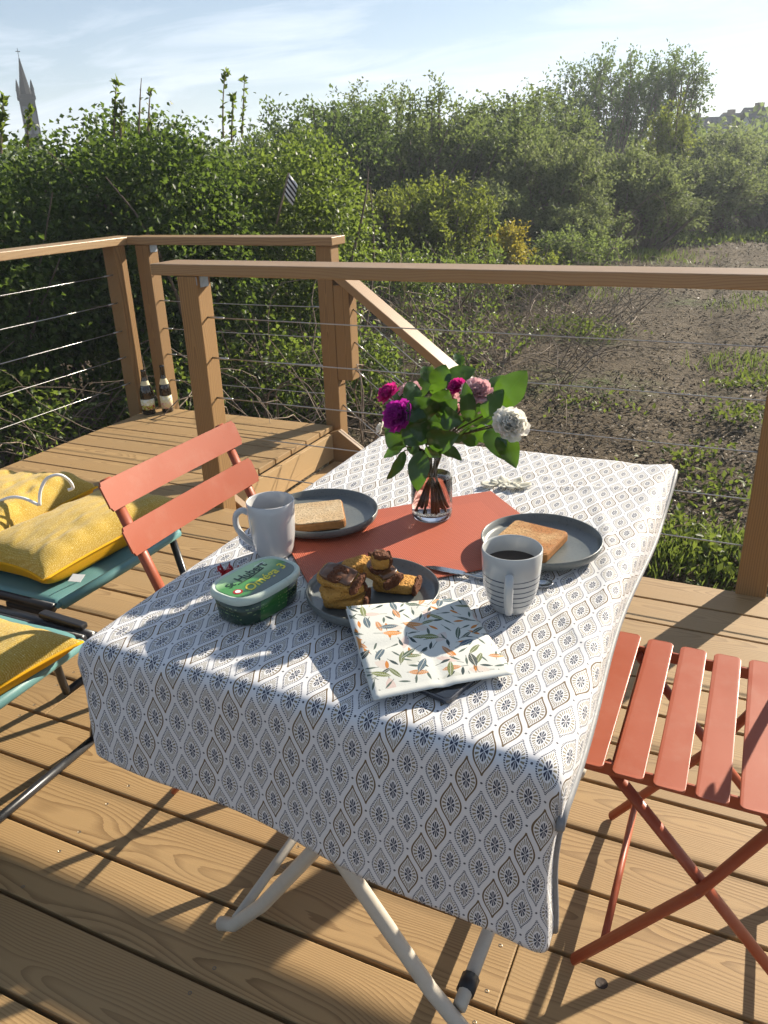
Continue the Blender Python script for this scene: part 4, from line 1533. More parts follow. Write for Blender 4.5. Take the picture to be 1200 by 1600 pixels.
# toasts
def toast(cx, cy, ang, w, h, z, tilt, brown, label):
    t = NT('toast_' + brown[0])
    v = t.tc()
    n = t.noise(v, 24, 4, 0.6)
    f = t.noise(v, 200, 4, 0.75)
    col = t.mix(t.rng(f, 0.3, 0.7), tuple(x * 0.8 for x in brown[1]), brown[2])
    col = t.mix(t.mul(t.rng(n, 0.42, 0.62), brown[4]), col, brown[3])
    col = t.mix(t.mul(t.gt(t.noise(v, 330, 2, 0.6), 0.60), 0.75), col, tuple(x * 0.38 for x in brown[1]))
    crumb = t.done(t.bsdf(col, 0.85, 0.2, normal=t.bump(f, 0.9, 0.0015)))
    crust = simple('crust_' + brown[0], (0.30, 0.135, 0.045), 0.8, 0.2, 0, 0.25, 120, 0.5)
    out = []
    base = rrect(w, h, 0.014, 5)
    for x, y in base:
        if y > h / 2 - 0.02:
            y += 0.004 * math.cos(x / w * 2 * math.pi * 1.6)
        if abs(x) > w / 2 - 0.004 and abs(y) < h / 2:
            x -= math.copysign(0.003 * math.cos(y / h * math.pi), x)
        out.append((x, y))
    root = thing('toast_slice', (0, 0, 0), label, 'toast', 'slices of toast')
    MB().prism(out, 0.0, 0.0150).build('crust', crust, root, bevel=0.003)
    inner = [(x * 0.955, y * 0.955) for x, y in out]
    MB().prism(inner, 0.0145, 0.0162).build('crumb', crumb, root, bevel=0.001)
    root.location = (cx, cy, z)
    root.rotation_euler = (tilt[0], tilt[1], ang)
    return root


toast(-0.283, 1.128, math.radians(-8), 0.096, 0.104, MATZ + 0.0108, (0.0, 0.03), ('browned', (0.42, 0.24, 0.10), (0.56, 0.35, 0.17), (0.33, 0.115, 0.030), 0.75), 'well browned square toast on the plate behind the striped mug')
toast(-0.650, 1.098, math.radians(32), 0.092, 0.100, MATZ + 0.0108, (0.0, -0.03), ('pale', (0.50, 0.37, 0.22), (0.62, 0.48, 0.31), (0.45, 0.29, 0.14), 0.5), 'pale toast slice on the plate behind the plain mug')

# cake slices
def cake_mat(name, crumb, lighter):
    t = NT(name)
    v = t.tc()
    f = t.noise(v, 160, 4, 0.7)
    vo = t.voronoi(v, 260, 1.0)['Distance']
    col = t.mix(f, crumb, lighter)
    col = t.mix(t.mul(t.lt(vo, 0.25), 0.7), col, tuple(x * 0.45 for x in crumb))
    return t.done(t.bsdf(col, 0.8, 0.25, normal=t.bump(t.add(f, vo), 0.8, 0.002)))


M_SPONGE = cake_mat('orange_sponge', (0.36, 0.16, 0.028), (0.55, 0.30, 0.075))
M_CRUSTC = cake_mat('dark_cake_crust', (0.075, 0.024, 0.012), (0.16, 0.06, 0.025))
M_BAN = simple('caramelised_fruit', (0.13, 0.058, 0.026), 0.35, 0.5, 0, 0.4, 60, 0.4, coat=0.3)
rc = np.random.default_rng(14)


def cake(px, py, z, ang, size, tilt, label, seed, fruit=True):
    rg = np.random.default_rng(seed)
    p = at_z(px, py, z)
    root = thing('cake_slice', (0, 0, 0), label, 'cake', 'slices of fruit cake')
    L, W_, H = size

    def lump(name, lo, hi, mat, k, amp):
        lo, hi = np.array(lo), np.array(hi)
        m = MB()
        nx = 9

        def face(f):
            m.grid(f, nx, nx)
        for ax in range(3):
            for s in (0, 1):
                def f(u, v, ax=ax, s=s):
                    q = np.zeros(3)
                    o = [i for i in range(3) if i != ax]
                    q[ax] = s
                    q[o[0]], q[o[1]] = u, v
                    c = (q - 0.5) * 2
                    r = np.abs(c) ** 4
                    c = c / (r.sum() ** 0.25) if r.sum() > 1 else c
                    w = lo + (c * 0.5 + 0.5) * (hi - lo)
                    h = vnoise(np.array(w[0] * 1 + w[2] * .7 + seed), np.array(w[1] - w[2] * .5), 90.0, k)
                    h2 = vnoise(np.array(w[0] + w[2] + seed), np.array(w[1] + w[2] * .3), 260.0, k)
                    return w + c / max(1e-6, np.linalg.norm(c)) * ((h - .5) * amp + (h2 - .5) * amp * .5)
                face(f)
        return m.build(name, mat, root, True)
    lump('sponge', (-L / 2, -W_ / 2, 0), (L / 2, W_ / 2, H), M_SPONGE, 1, 0.004)
    lump('crust', (L / 2 - 0.004, -W_ / 2 - .0005, 0.001), (L / 2 + 0.003, W_ / 2 + .0005, H + 0.001), M_CRUSTC, 2, 0.0035)
    if fruit:
        lump('fruit', (-L / 2 + .004, -W_ / 2 + .004, H - 0.003), (L / 2 - .004, W_ / 2 - .003, H + 0.005), M_BAN, 3, 0.006)
        lump('chocolate', (-.012, -W_ / 2 + .002, H - .001), (.012, W_ / 2 - .008, H + 0.0065), M_CRUSTC, 4, 0.005)
    root.location = p
    root.rotation_euler = (tilt[0], tilt[1], ang)
    return root


PZ = MATZ + 0.0075
cake(618, 920, PZ, math.radians(10), (0.066, 0.040, 0.017), (0.0, 0.0), 'bright orange cake slice lying flat near the napkin', 1, False)
cake(598, 901, PZ + 0.019, math.radians(-28), (0.058, 0.036, 0.015), (0.22, 0.10), 'cake slice with dark crust and fruit on top of the pile', 2, True)
cake(592, 884, PZ + 0.040, math.radians(40), (0.026, 0.022, 0.022), (0.35, 0.10), 'small upright piece of caramelised fruit cake topping the pile', 3, True)
cake(541, 943, PZ, math.radians(20), (0.062, 0.042, 0.016), (0.0, 0.0), 'cake slice under the stacked ones beside the margarine tub', 4, False)
cake(535, 926, PZ + 0.018, math.radians(48), (0.060, 0.040, 0.015), (0.10, -0.08), 'cake slice with crumbly dark crust in the middle of the near stack', 5, False)
cake(531, 908, PZ + 0.034, math.radians(-6), (0.062, 0.040, 0.013), (0.28, 0.10), 'cake slice with fruit crowning the near stack', 6, True)
cake(561, 892, PZ, math.radians(50), (0.050, 0.032, 0.020), (0.0, 0.0), 'sunlit cake slice at the back of the plate', 7, False)

# margarine tub
M_TUBW = simple('translucent_white_lid', (0.50, 0.57, 0.49), 0.3, 0.5, 0, 0.03, 40)
t = NT('tub_label_green')
s = t.sep(t.tc())
n = t.noise(t.tc(), 25, 3, 0.5)
swoosh = t.add(s[1], t.mul(t.m('SINE', t.mul(t.add(s[0], 0.02), 40.0)), 0.008))
g1 = t.mix(t.rng(swoosh, 0.004, 0.022), (0.055, 0.215, 0.045), (0.36, 0.55, 0.28))
g1 = t.mix(t.rng(t.add(s[1], t.mul(s[0], -0.25)), -0.022, -0.016, 1.0, 0.0), g1, (0.045, 0.085, 0.075))
M_LABEL = t.done(t.bsdf(g1, 0.3, 0.5, coat=0.3))
t = NT('tub_side_green')
s = t.sep(t.tc())
g = t.mix(t.gt(t.m('SINE', t.add(t.mul(s[0], 70.0), t.mul(s[1], 30.0))), 0.2), (0.022, 0.110, 0.022), (0.012, 0.035, 0.022))
lines = t.mul(t.lt(t.m('FRACT', t.mul(s[2], 190.0)), 0.3), t.gt(t.noise(t.cmb(t.mul(s[0], 300), t.mul(s[1], 300), t.mul(s[2], 190)), 1.0, 1, 0.5), 0.52), t.gt(s[2], 0.008), t.lt(s[2], 0.030), t.gt(t.noise(t.tc(), 35, 1, 0.5), 0.52))
g = t.mix(t.mul(lines, 0.5), g, (0.30, 0.42, 0.16))
M_TUBG = t.done(t.bsdf(g, 0.25, 0.5, coat=0.2))
tub = thing('margarine_tub', (0, 0, 0), 'green margarine tub with white rimmed lid beside the plain mug', 'tub')


def sup(a, b, n=64, p=3.2):
    o = []
    for i in range(n):
        th = 2 * math.pi * i / n
        c, s = math.cos(th), math.sin(th)
        o.append((a * math.copysign(abs(c) ** (2 / p), c), b * math.copysign(abs(s) ** (2 / p), s)))
    return o


def loft(rings):
    m = MB()
    n = len(rings[0][0])
    for out, z in rings:
        m.v += [(x, y, z) for x, y in out]
    for i in range(len(rings) - 1):
        for j in range(n):
            j2 = (j + 1) % n
            m.f.append((i * n + j, i * n + j2, (i + 1) * n + j2, (i + 1) * n + j))
    m.f.append(tuple(range(n))[::-1])
    m.f.append(tuple((len(rings) - 1) * n + j for j in range(n)))
    return m


la, lb = 0.066, 0.044
loft([(sup(la * .85, lb * .82), 0.0), (sup(la * .88, lb * .86), 0.003), (sup(la * .94, lb * .94), 0.038)]).build('tub_body', M_TUBG, tub, True)
loft([(sup(la * .985, lb * .98), 0.036), (sup(la, lb), 0.037), (sup(la, lb), 0.044), (sup(la * .97, lb * .955), 0.0475), (sup(la * .93, lb * .90), 0.0478), (sup(la * .915, lb * .88), 0.0462), (sup(la * .90, lb * .865), 0.046)]).build('lid', M_TUBW, tub, True)
lab = loft([(sup(la * .885, lb * .845), 0.0455), (sup(la * .885, lb * .845), 0.0466)]).build('lid_label', M_LABEL, tub)
M_INKB = simple('dark_green_ink', (0.012, 0.035, 0.022), 0.4, 0.4, 0, 0.05, 40)
M_INKY = simple('yellow_ink', (0.72, 0.62, 0.05), 0.4, 0.4, 0, 0.05, 40)
M_INKR = simple('red_ink', (0.42, 0.02, 0.02), 0.4, 0.4, 0, 0.05, 40)
M_INKW = simple('white_ink', (0.75, 0.78, 0.74), 0.4, 0.4, 0, 0.03, 40)


def text(body, size, loc, mat, parent, shear=0.0, rot=0.0, bold=0.0, sx=1.0, name='lettering'):
    c = bpy.data.curves.new(name, 'FONT')
    c.body = body
    c.size = size
    c.shear = shear
    c.offset = bold
    c.align_x = 'CENTER'
    c.align_y = 'CENTER'
    c.resolution_u = 4
    tmp = bpy.data.objects.new('tmp', c)
    COL.objects.link(tmp)
    dg = bpy.context.evaluated_depsgraph_get()
    me = bpy.data.meshes.new_from_object(tmp.evaluated_get(dg))
    bpy.data.objects.remove(tmp)
    bpy.data.curves.remove(c)
    me.name = name
    me.materials.clear()
    o = link(name, me, mat, parent)
    o.location = loc
    o.rotation_euler = (0, 0, rot)
    o.scale = (sx, 1, 1)
    return o


text('St', 0.017, (-0.0385, 0.0105, 0.0470), M_INKB, tub, 0.1, math.radians(7), 0.0004)
text('Hubert', 0.0225, (0.006, 0.0165, 0.0470), M_INKB, tub, 0.1, math.radians(7), 0.0004, 0.92)
text('Oméga 3', 0.0235, (0.006, -0.0125, 0.0470), M_INKY, tub, 0.3, math.radians(7), 0.0004, 0.98)
MB().tube([(-0.030, 0.0035, 0.0468), (0.0, 0.0058, 0.0468), (0.026, 0.0105, 0.0468)], 0.0009, 6).build('underline', M_INKB, tub)
MB().lathe([(0.0068, 0.0), (0.0068, 0.0005)], 20, (-0.045, -0.011, 0.0465)).build('round_mark', M_INKR, tub)
MB().lathe([(0.0040, 0.0), (0.0040, 0.0009)], 14, (-0.045, -0.011, 0.0465)).build('round_mark', M_INKW, tub)
for k, (x, w) in enumerate(((0.022, 0.018), (0.027, 0.012))):
    MB().box((x, 0.0245 - 0.0045 * k, 0.0465), (x + w, 0.0258 - 0.0045 * k, 0.0470)).build('small_print', M_INKW, tub)
tub.location = (-0.597, 0.822, TZ + 0.0025)
tub.rotation_euler = (0, 0, math.radians(78))

# red folded wrapper behind the tub
t = NT('red_printed_paper')
vo = t.voronoi(t.tc(), 190, 1.0)['Distance']
M_RED = t.done(t.bsdf(t.mix(t.lt(vo, 0.22), (0.34, 0.010, 0.016), (0.7, 0.66, 0.62)), 0.45, 0.4))
rp = at_z(357, 903, TZ)
wrp = thing('paper_wrapper', (rp[0], rp[1], TZ + 0.002), 'small crumpled red wrapper with white specks beside the margarine tub', 'wrapper')
rgw = np.random.default_rng(8)


def crumple(u, v):
    x, y = (u - .5) * 0.026, (v - .5) * 0.020
    z = 0.009 + 0.007 * math.sin(u * 9 + v * 4) + 0.005 * math.sin(v * 13 - u * 5)
    return (rp[0] + x, rp[1] + y, TZ + 0.003 + max(0, z))


o = MB().grid(crumple, 9, 8).build('wrapper', M_RED, wrp)
md = o.modifiers.new('thickness', 'SOLIDIFY')
md.thickness = 0.0015
o = MB().grid(lambda u, v: (rp[0] + 0.012 + u * 0.024, rp[1] - 0.002 + (v - .5) * 0.006 + u * 0.006, TZ + 0.0045 + 0.006 * math.sin(u * 3)), 7, 3).build('ribbon_end', M_RED, wrp)
md = o.modifiers.new('thickness', 'SOLIDIFY')
md.thickness = 0.0012

# napkin stack with floral print
t = NT('floral_napkin')
uv = t.tc('UV')


def print_layer(scale, seed, base_col, Lw, Ww, colors, density, vein):
    vv = t.n.new("ShaderNodeVectorMath")
    vv.operation = 'ADD'
    t.l.new(uv, vv.inputs[0])
    vv.inputs[1].default_value = (seed, seed * 1.7, 0)
    vo = t.voronoi(vv.outputs[0], scale, 0.75, 'F1', '2D')
    sc = t.n.new("ShaderNodeVectorMath")
    sc.operation = 'SUBTRACT'
    t.l.new(vv.outputs[0], sc.inputs[0])
    t.l.new(vo['Position'], sc.inputs[1])
    d = t.sep(sc.outputs[0])
    rc_ = t.n.new("ShaderNodeSeparateColor")
    t.l.new(vo['Color'], rc_.inputs[0])
    ang = t.mul(rc_.outputs[0], 6.283)
    ca, sa = t.m('COSINE', ang), t.m('SINE', ang)
    x = t.add(t.mul(d[0], ca), t.mul(d[1], sa))
    y = t.m('SUBTRACT', t.mul(d[1], ca), t.mul(d[0], sa))
    q = t.m('DIVIDE', x, Lw)
    half = t.mul(t.m('SUBTRACT', 1.0, t.mul(q, q)), t.mul(t.rng(rc_.outputs[2], 0.0, 1.0, 0.55, 1.0), Ww))
    leafm = t.mul(t.lt(t.m('ABSOLUTE', y), half), t.lt(rc_.outputs[1], density))
    lc = t.ramp(rc_.outputs[2], colors, 'CONSTANT')
    if vein:
        ve = t.m('MAXIMUM', t.lt(t.m('ABSOLUTE', y), Ww * 0.09), t.lt(t.m('FRACT', t.mul(t.add(x, t.mul(t.m('ABSOLUTE', y), 0.8)), 5.0 / Lw)), 0.14))
        lc = t.mix(t.mul(ve, 0.55), lc, (0.7, 0.68, 0.6))
    stem = t.mul(t.lt(t.m('ABSOLUTE', y), 0.0035), t.lt(t.m('ABSOLUTE', t.add(q, 1.4)), 0.5), t.lt(rc_.outputs[1], density))
    r = t.mix(leafm, base_col, lc)
    return t.mix(t.mul(stem, 0.7), r, (0.08, 0.10, 0.08))


nb = (0.62, 0.62, 0.57)
c0 = print_layer(5.0, 3.1, nb, 0.080, 0.045, [(0.0, (0.60, 0.48, 0.43)), (0.5, (0.60, 0.53, 0.47)), (0.8, (0.55, 0.55, 0.48))], 0.55, False)
c0 = print_layer(10.0, 9.7, c0, 0.045, 0.014, [(0.0, (0.10, 0.13, 0.11)), (0.5, (0.05, 0.07, 0.07)), (0.8, (0.52, 0.20, 0.05))], 0.75, False)
c0 = print_layer(5.6, 15.9, c0, 0.074, 0.024, [(0.0, (0.05, 0.075, 0.06)), (0.4, (0.13, 0.16, 0.06)), (0.75, (0.50, 0.22, 0.08))], 0.7, True)
c0 = print_layer(5.2, 5.3, c0, 0.078, 0.032, [(0.0, (0.045, 0.085, 0.055)), (0.3, (0.16, 0.19, 0.06)), (0.55, (0.06, 0.105, 0.14)), (0.72, (0.60, 0.24, 0.05)), (0.86, (0.035, 0.05, 0.05))], 0.8, True)
M_NAP = t.done(t.bsdf(c0, 0.85, 0.15, normal=t.bump(t.noise(uv, 60.0, 2, 0.5), 0.25, 0.001)))
M_NAPW = simple('napkin_paper', (0.62, 0.62, 0.57), 0.9, 0.1, 0, 0.03, 60)
nk = thing('paper_napkin', (-0.33, 0.78, TZ), 'folded paper napkin printed with leaves and orange flowers', 'napkin')
n00, n10, n11, n01 = at_z(541, 948, TZ + 0.034), at_z(722, 934, TZ + 0.0215), at_z(803, 1049, TZ + 0.0135), at_z(584, 1090, TZ + 0.0155)


def nap(u, v, dz=0.0, shrink=0.0, edge=0.0):
    u2, v2 = shrink + u * (1 - 2 * shrink), v
    p = (n00 * (1 - u2) * (1 - v2) + n10 * u2 * (1 - v2) + n11 * u2 * v2 + n01 * (1 - u2) * v2)
    p = p.copy()
    p[2] += 0.004 * math.sin(math.pi * u) * math.sin(math.pi * v * 0.9) - 0.0025 * math.exp(-((u - .5) / .03) ** 2) - 0.002 * math.exp(-((v - .52) / .03) ** 2) + dz
    return p


def nap_sheet(name, mat, dz, shift):
    Vn, UVn = [], []
    k = 24
    for i in range(k):
        for j in range(k):
            u, v_ = i / (k - 1), j / (k - 1)
            p = nap(u, v_, dz)
            p = p + np.array([shift[0], shift[1], 0]) + np.array([0, 0, -0.0035 * (v_ ** 6) * (1 if dz == 0 else 0)])
            Vn.append(p)
            UVn.append((u, v_ * 1.05))
    Qn = [(i * k + j, i * k + j + 1, (i + 1) * k + j + 1, (i + 1) * k + j) for i in range(k - 1) for j in range(k - 1)]
    o = np_mesh(name, np.array(Vn), np.array(Qn), mat, nk, True, np.array(UVn))
    md = o.modifiers.new('thickness', 'SOLIDIFY')
    md.thickness = 0.0007
    md.offset = 1
    return o


nap_sheet('top_sheet', M_NAP, 0.0, (0, 0))
nap_sheet('under_sheet', M_NAPW, -0.0026, (0.0010, -0.0016))
nap_sheet('under_sheet', M_NAPW, -0.0048, (-0.0012, 0.0005))

# phone under the napkin
pa, pb = at_z(708, 1096, TZ + 0.006), at_z(640, 1030, TZ + 0.006)
M_PHONE = simple('black_glass', (0.010, 0.012, 0.016), 0.06, 0.6, 0, 0.05, 20, coat=0.5)
M_PHRIM = simple('phone_rim', (0.10, 0.105, 0.12), 0.25, 0.5, 0.7, 0.05, 60)
ph = thing('phone', (0, 0, 0), 'dark phone sticking out from under the floral napkin', 'phone')
MB().prism(rrect(0.136, 0.070, 0.008, 6), 0.0, 0.0070).build('phone_body', M_PHRIM, ph, bevel=0.0015)
MB().prism(rrect(0.1315, 0.0655, 0.007, 6), 0.0068, 0.0074).build('screen', M_PHONE, ph)
ph.rotation_euler = (0, 0, math.radians(166))
ph.location = (-0.321, 0.757, TZ + 0.0022)

# cutlery
M_CHROME = simple('polished_cutlery', (0.55, 0.55, 0.54), 0.16, 0.5, 1.0, 0.05, 60)
kn = thing('knife', tuple(at_z(700, 893, TZ)), 'steel table knife lying between the cake plate and striped mug', 'knife')
k0, k1, k2 = at_z(664, 886, TZ + 0.0065), at_z(716, 893, TZ + 0.0060), at_z(775, 905, TZ + 0.0055)
kd = unit(k2 - k0)
ks = np.array([-kd[1], kd[0], 0])
bl = MB()
prof = [(0.0, 0.000, 0.001), (0.012, -0.005, 0.006), (0.030, -0.007, 0.0075), (0.058, -0.0055, 0.0065), (0.064, -0.004, 0.004)]
for s_, lo_, hi_ in prof:
    p = k0 + kd * s_
    bl.v += [tuple(p + ks * lo_), tuple(p + ks * hi_), tuple(p + ks * hi_ + np.array([0, 0, .0014])), tuple(p + ks * lo_ + np.array([0, 0, .0014]))]
for i in range(len(prof) - 1):
    for j in range(4):
        j2 = (j + 1) % 4
        bl.f.append((i * 4 + j, i * 4 + j2, (i + 1) * 4 + j2, (i + 1) * 4 + j))
bl.f += [(0, 1, 2, 3), (19, 18, 17, 16)]
bl.build('blade', M_CHROME, kn)
MB().tube([k0 + kd * 0.062, k0 + kd * 0.085, k0 + kd * 0.13, k0 + kd * 0.150], [0.0035, 0.0045, 0.0052, 0.004], 10, flat=0.55).build('handle', M_CHROME, kn, True)
sp_ = thing('spoon', tuple(at_z(846, 912, TZ)), 'small steel teaspoon beside the base of the striped mug', 'spoon')
sc_ = at_z(844, 913, TZ + 0.006)
m = MB()
sdv = np.array([0.93, 0.37, 0])
snv = np.array([-0.37, 0.93, 0])


def bowl(u, v):
    th = u * 2 * math.pi
    r = v
    return sc_ + sdv * math.cos(th) * r * 0.019 + snv * math.sin(th) * r * 0.0125 + np.array([0, 0, -0.004 * (1 - r * r) + 0.002])


m.grid(bowl, 24, 6, True).build('bowl', M_CHROME, sp_, True).modifiers.new('thickness', 'SOLIDIFY').thickness = 0.0009
MB().tube([sc_ - sdv * 0.017 + np.array([0, 0, .001]), sc_ - sdv * 0.03 + np.array([0, 0, .002]), sc_ - sdv * 0.045 + np.array([0, 0.004, .0015])], [0.0022, 0.0018, 0.003], 8, flat=0.5).build('handle', M_CHROME, sp_, True)

# ------------------------------------------------------------------ bouquet in a glass
VX, VY = -0.480, 1.203
t = NT('clear_glass')
M_GLASS = t.done(t.bsdf((1, 1, 1), 0.0, 0.5, trans=1.0, ior=1.45))
t = NT('water')
M_WATER = t.done(t.bsdf((1, 1, 1), 0.0, 0.5, trans=1.0, ior=1.33))
z0 = MATZ + 0.0004
vs_ = thing('vase', (VX, VY, z0), 'round clear glass vase half full of water on the placemat', 'vase')
outer = [(0.001, 0.0), (0.030, 0.0), (0.0345, 0.003), (0.0360, 0.012), (0.0362, 0.078), (0.0352, 0.098), (0.0332, 0.110), (0.0332, 0.124), (0.0345, 0.136)]
inner = [(0.0335, 0.1355), (0.0320, 0.124), (0.0320, 0.110), (0.0340, 0.098), (0.0350, 0.078), (0.0345, 0.016), (0.029, 0.0105), (0.001, 0.0105)]
MB().lathe(outer + inner, 56, (VX, VY, z0)).build('glass', M_GLASS, vs_, True, origin=(VX, VY, z0))
MB().lathe([(0.001, 0.0101), (0.0292, 0.0101), (0.0349, 0.0158), (0.0354, 0.078), (0.001, 0.078)], 56, (VX, VY, z0)).build('water', M_WATER, vs_, True, origin=(VX, VY, z0))

bq = thing('bouquet', (VX, VY, z0 + 0.012), 'bouquet of purple, pink and white camellias with glossy leaves in the vase', 'bouquet')


def cam_leaf_mat(name, c, tr, tw):
    t = NT(name)
    uv = t.sep(t.tc('UV'))
    n = t.noise(t.tc(), 30, 3, 0.5)
    col = t.mix(n, tuple(x * 0.75 for x in c), c)
    dv = t.m('ABSOLUTE', t.m('SUBTRACT', uv[1], 0.5))
    mid = t.lt(dv, 0.02)
    sidev = t.lt(t.m('FRACT', t.mul(t.add(uv[0], t.mul(dv, -0.5)), 9.0)), 0.08)
    vein = t.m('MAXIMUM', mid, t.mul(sidev, 0.35))
    col = t.mix(t.mul(vein, 0.5), col, tuple(min(1, x * 2.2) for x in c))
    p = t.bsdf(col, 0.26, 0.5, coat=0.15)
    b = t.n.new("ShaderNodeBsdfTranslucent")
    t.link(t.mix(t.mul(vein, 0.4), tr, tuple(x * 0.6 for x in tr)), b.inputs[0])
    mx = t.n.new("ShaderNodeMixShader")
    mx.inputs[0].default_value = tw
    t.l.new(p, mx.inputs[1])
    t.l.new(b.outputs[0], mx.inputs[2])
    return t.done(mx.outputs[0])


M_CL1 = cam_leaf_mat('camellia_leaf', (0.028, 0.066, 0.012), (0.13, 0.27, 0.02), 0.33)
M_CL2 = cam_leaf_mat('dark_camellia_leaf', (0.020, 0.054, 0.012), (0.10, 0.22, 0.02), 0.28)


def cam_leaf(b, e, w, mat, roll, seed):
    """b, e world points; w full width; roll tilts the blade about its axis"""
    b, e = np.array(b), np.array(e)
    L = np.linalg.norm(e - b)
    d = (e - b) / L
    view = unit((b + e) / 2 - np.array([0, 0, CAM_H]))
    n = -(view - d * (view @ d))
    n = n / np.linalg.norm(n)
    s = np.cross(d, n)
    cr_, sr_ = math.cos(roll), math.sin(roll)
    n, s = n * cr_ + s * sr_, s * cr_ - n * sr_
    rg = np.random.default_rng(seed)
    bend = rg.uniform(0.05, 0.16) * L
    Vn, UVn = [], []
    nu, nv = 11, 7
    for i in range(nu):
        u = i / (nu - 1)
        hw = w / 2 * max(0.0, math.sin(math.pi * min(1, u ** 0.85))) ** 0.75 * (1 - 0.12 * u)
        if u > 0.9:
            hw = min(hw, w / 2 * (1 - u) * 3.2)
        for j in range(nv):
            q = (j / (nv - 1) - 0.5) * 2
            p = b + d * (L * u) + s * (hw * q) + n * (0.16 * hw * (q * q) * 1.6 + bend * (4 * u * (1 - u)) * 0.6 - 0.10 * L * u * u + 0.0012 * math.sin(u * 17 + seed) * q)
            Vn.append(p)
            UVn.append((u, j / (nv - 1)))
    Qn = [(i * nv + j, (i + 1) * nv + j, (i + 1) * nv + j + 1, i * nv + j + 1) for i in range(nu - 1) for j in range(nv - 1)]
    return np_mesh('leaf', np.array(Vn), np.array(Qn), mat, bq, True, np.array(UVn))


# (base px, tip px, width px, depth at base, depth at tip, dark?, roll)
LV = [((720, 572), (712, 550), 14, 1.26, 1.28, 0, .5), ((680, 606), (697, 570), 30, 1.24, 1.25, 0, .3), ((690, 598), (745, 575), 24, 1.26, 1.30, 1, -.2),
      ((672, 613), (698, 597), 18, 1.20, 1.20, 0, .5), ((678, 641), (702, 610), 30, 1.17, 1.18, 0, .4), ((672, 655), (650, 622), 34, 1.17, 1.14, 1, .2),
      ((690, 660), (712, 625), 30, 1.18, 1.17, 1, -.3), ((732, 660), (728, 598), 19, 1.17, 1.16, 1, .2), ((757, 655), (786, 607), 24, 1.18, 1.20, 0, -.4),
      ((786, 614), (770, 586), 27, 1.24, 1.27, 0, .2), ((780, 636), (822, 578), 36, 1.20, 1.22, 0, -.3), ((768, 664), (786, 717), 27, 1.16, 1.12, 1, .3),
      ((783, 678), (806, 729), 26, 1.15, 1.11, 0, -.2), ((668, 692), (714, 681), 30, 1.13, 1.11, 1, .3), ((664, 700), (686, 714), 12, 1.13, 1.10, 0, .8),
      ((660, 704), (651, 768), 26, 1.14, 1.11, 1, .3), ((632, 704), (606, 751), 15, 1.16, 1.13, 1, -.6), ((630, 700), (598, 714), 14, 1.17, 1.16, 1, .6),
      ((634, 698), (603, 667), 30, 1.16, 1.14, 1, -.2), ((664, 662), (630, 694), 36, 1.16, 1.13, 1, .1), ((722, 690), (754, 670), 24, 1.19, 1.19, 1, .2),
      ((736, 664), (772, 650), 17, 1.20, 1.22, 0, -.7), ((640, 640), (612, 600), 20, 1.22, 1.26, 1, .2), ((655, 622), (668, 585), 22, 1.25, 1.28, 1, -.4),
      ((700, 640), (738, 618), 22, 1.24, 1.28, 1, .3), ((705, 690), (735, 668), 15, 1.16, 1.17, 0, 1.0), ((690, 690), (660, 660), 30, 1.19, 1.17, 1, .0),
      ((700, 680), (672, 640), 30, 1.22, 1.22, 1, .1), ((715, 670), (745, 630), 26, 1.23, 1.26, 1, -.2), ((745, 655), (800, 640), 20, 1.24, 1.26, 0, .5),
      ((640, 690), (655, 712), 16, 1.18, 1.15, 1, .5), ((660, 640), (635, 655), 30, 1.15, 1.12, 1, .3), ((650, 600), (632, 630), 24, 1.20, 1.16, 1, -.3), ((690, 650), (720, 660), 26, 1.15, 1.13, 1, .2), ((675, 600), (662, 570), 22, 1.25, 1.27, 0, .4), ((700, 612), (725, 580), 26, 1.24, 1.26, 1, -.4), ((730, 640), (760, 612), 22, 1.20, 1.21, 1, .3), ((672, 672), (640, 668), 28, 1.14, 1.12, 1, -.3), ((745, 668), (772, 690), 20, 1.18, 1.16, 0, .5), ((612, 655), (640, 610), 18, 1.21, 1.23, 1, .4), ((690, 700), (720, 716), 16, 1.18, 1.15, 1, -.5)]
for k, (bp, tp, wpx, d0, d1, dk, rl) in enumerate(LV):
    b, e = at_y(bp[0], bp[1], d0), at_y(tp[0], tp[1], d1)
    cam_leaf(b, e, wpx / 905.0 * 1.34, M_CL2 if dk else M_CL1, rl * 0.8, 200 + k)


def petal_mat(name, c1, c2, tr, tw=0.35):
    t = NT(name)
    uv = t.sep(t.tc('UV'))
    n = t.noise(t.tc(), 120, 3, 0.5)
    col = t.mix(t.rng(uv[0], 0.2, 1.0), c1, c2)
    col = t.mix(t.mul(n, 0.35), col, tuple(x * 0.7 for x in c2))
    p = t.bsdf(col, 0.6, 0.25)
    b = t.n.new("ShaderNodeBsdfTranslucent")
    t.link(tr, b.inputs[0])
    mx = t.n.new("ShaderNodeMixShader")
    mx.inputs[0].default_value = tw
    t.l.new(p, mx.inputs[1])
    t.l.new(b.outputs[0], mx.inputs[2])
    return t.done(mx.outputs[0])


M_PUR = petal_mat('purple_petal', (0.16, 0.012, 0.13), (0.34, 0.025, 0.28), (0.55, 0.03, 0.40))
M_MAG = petal_mat('magenta_petal', (0.30, 0.008, 0.12), (0.52, 0.02, 0.24), (0.75, 0.04, 0.30))
M_PNK = petal_mat('pale_pink_petal', (0.62, 0.28, 0.33), (0.78, 0.56, 0.58), (0.80, 0.45, 0.45))
M_WHT = petal_mat('white_petal', (0.80, 0.79, 0.70), (0.88, 0.87, 0.84), (0.85, 0.82, 0.72), 0.5)


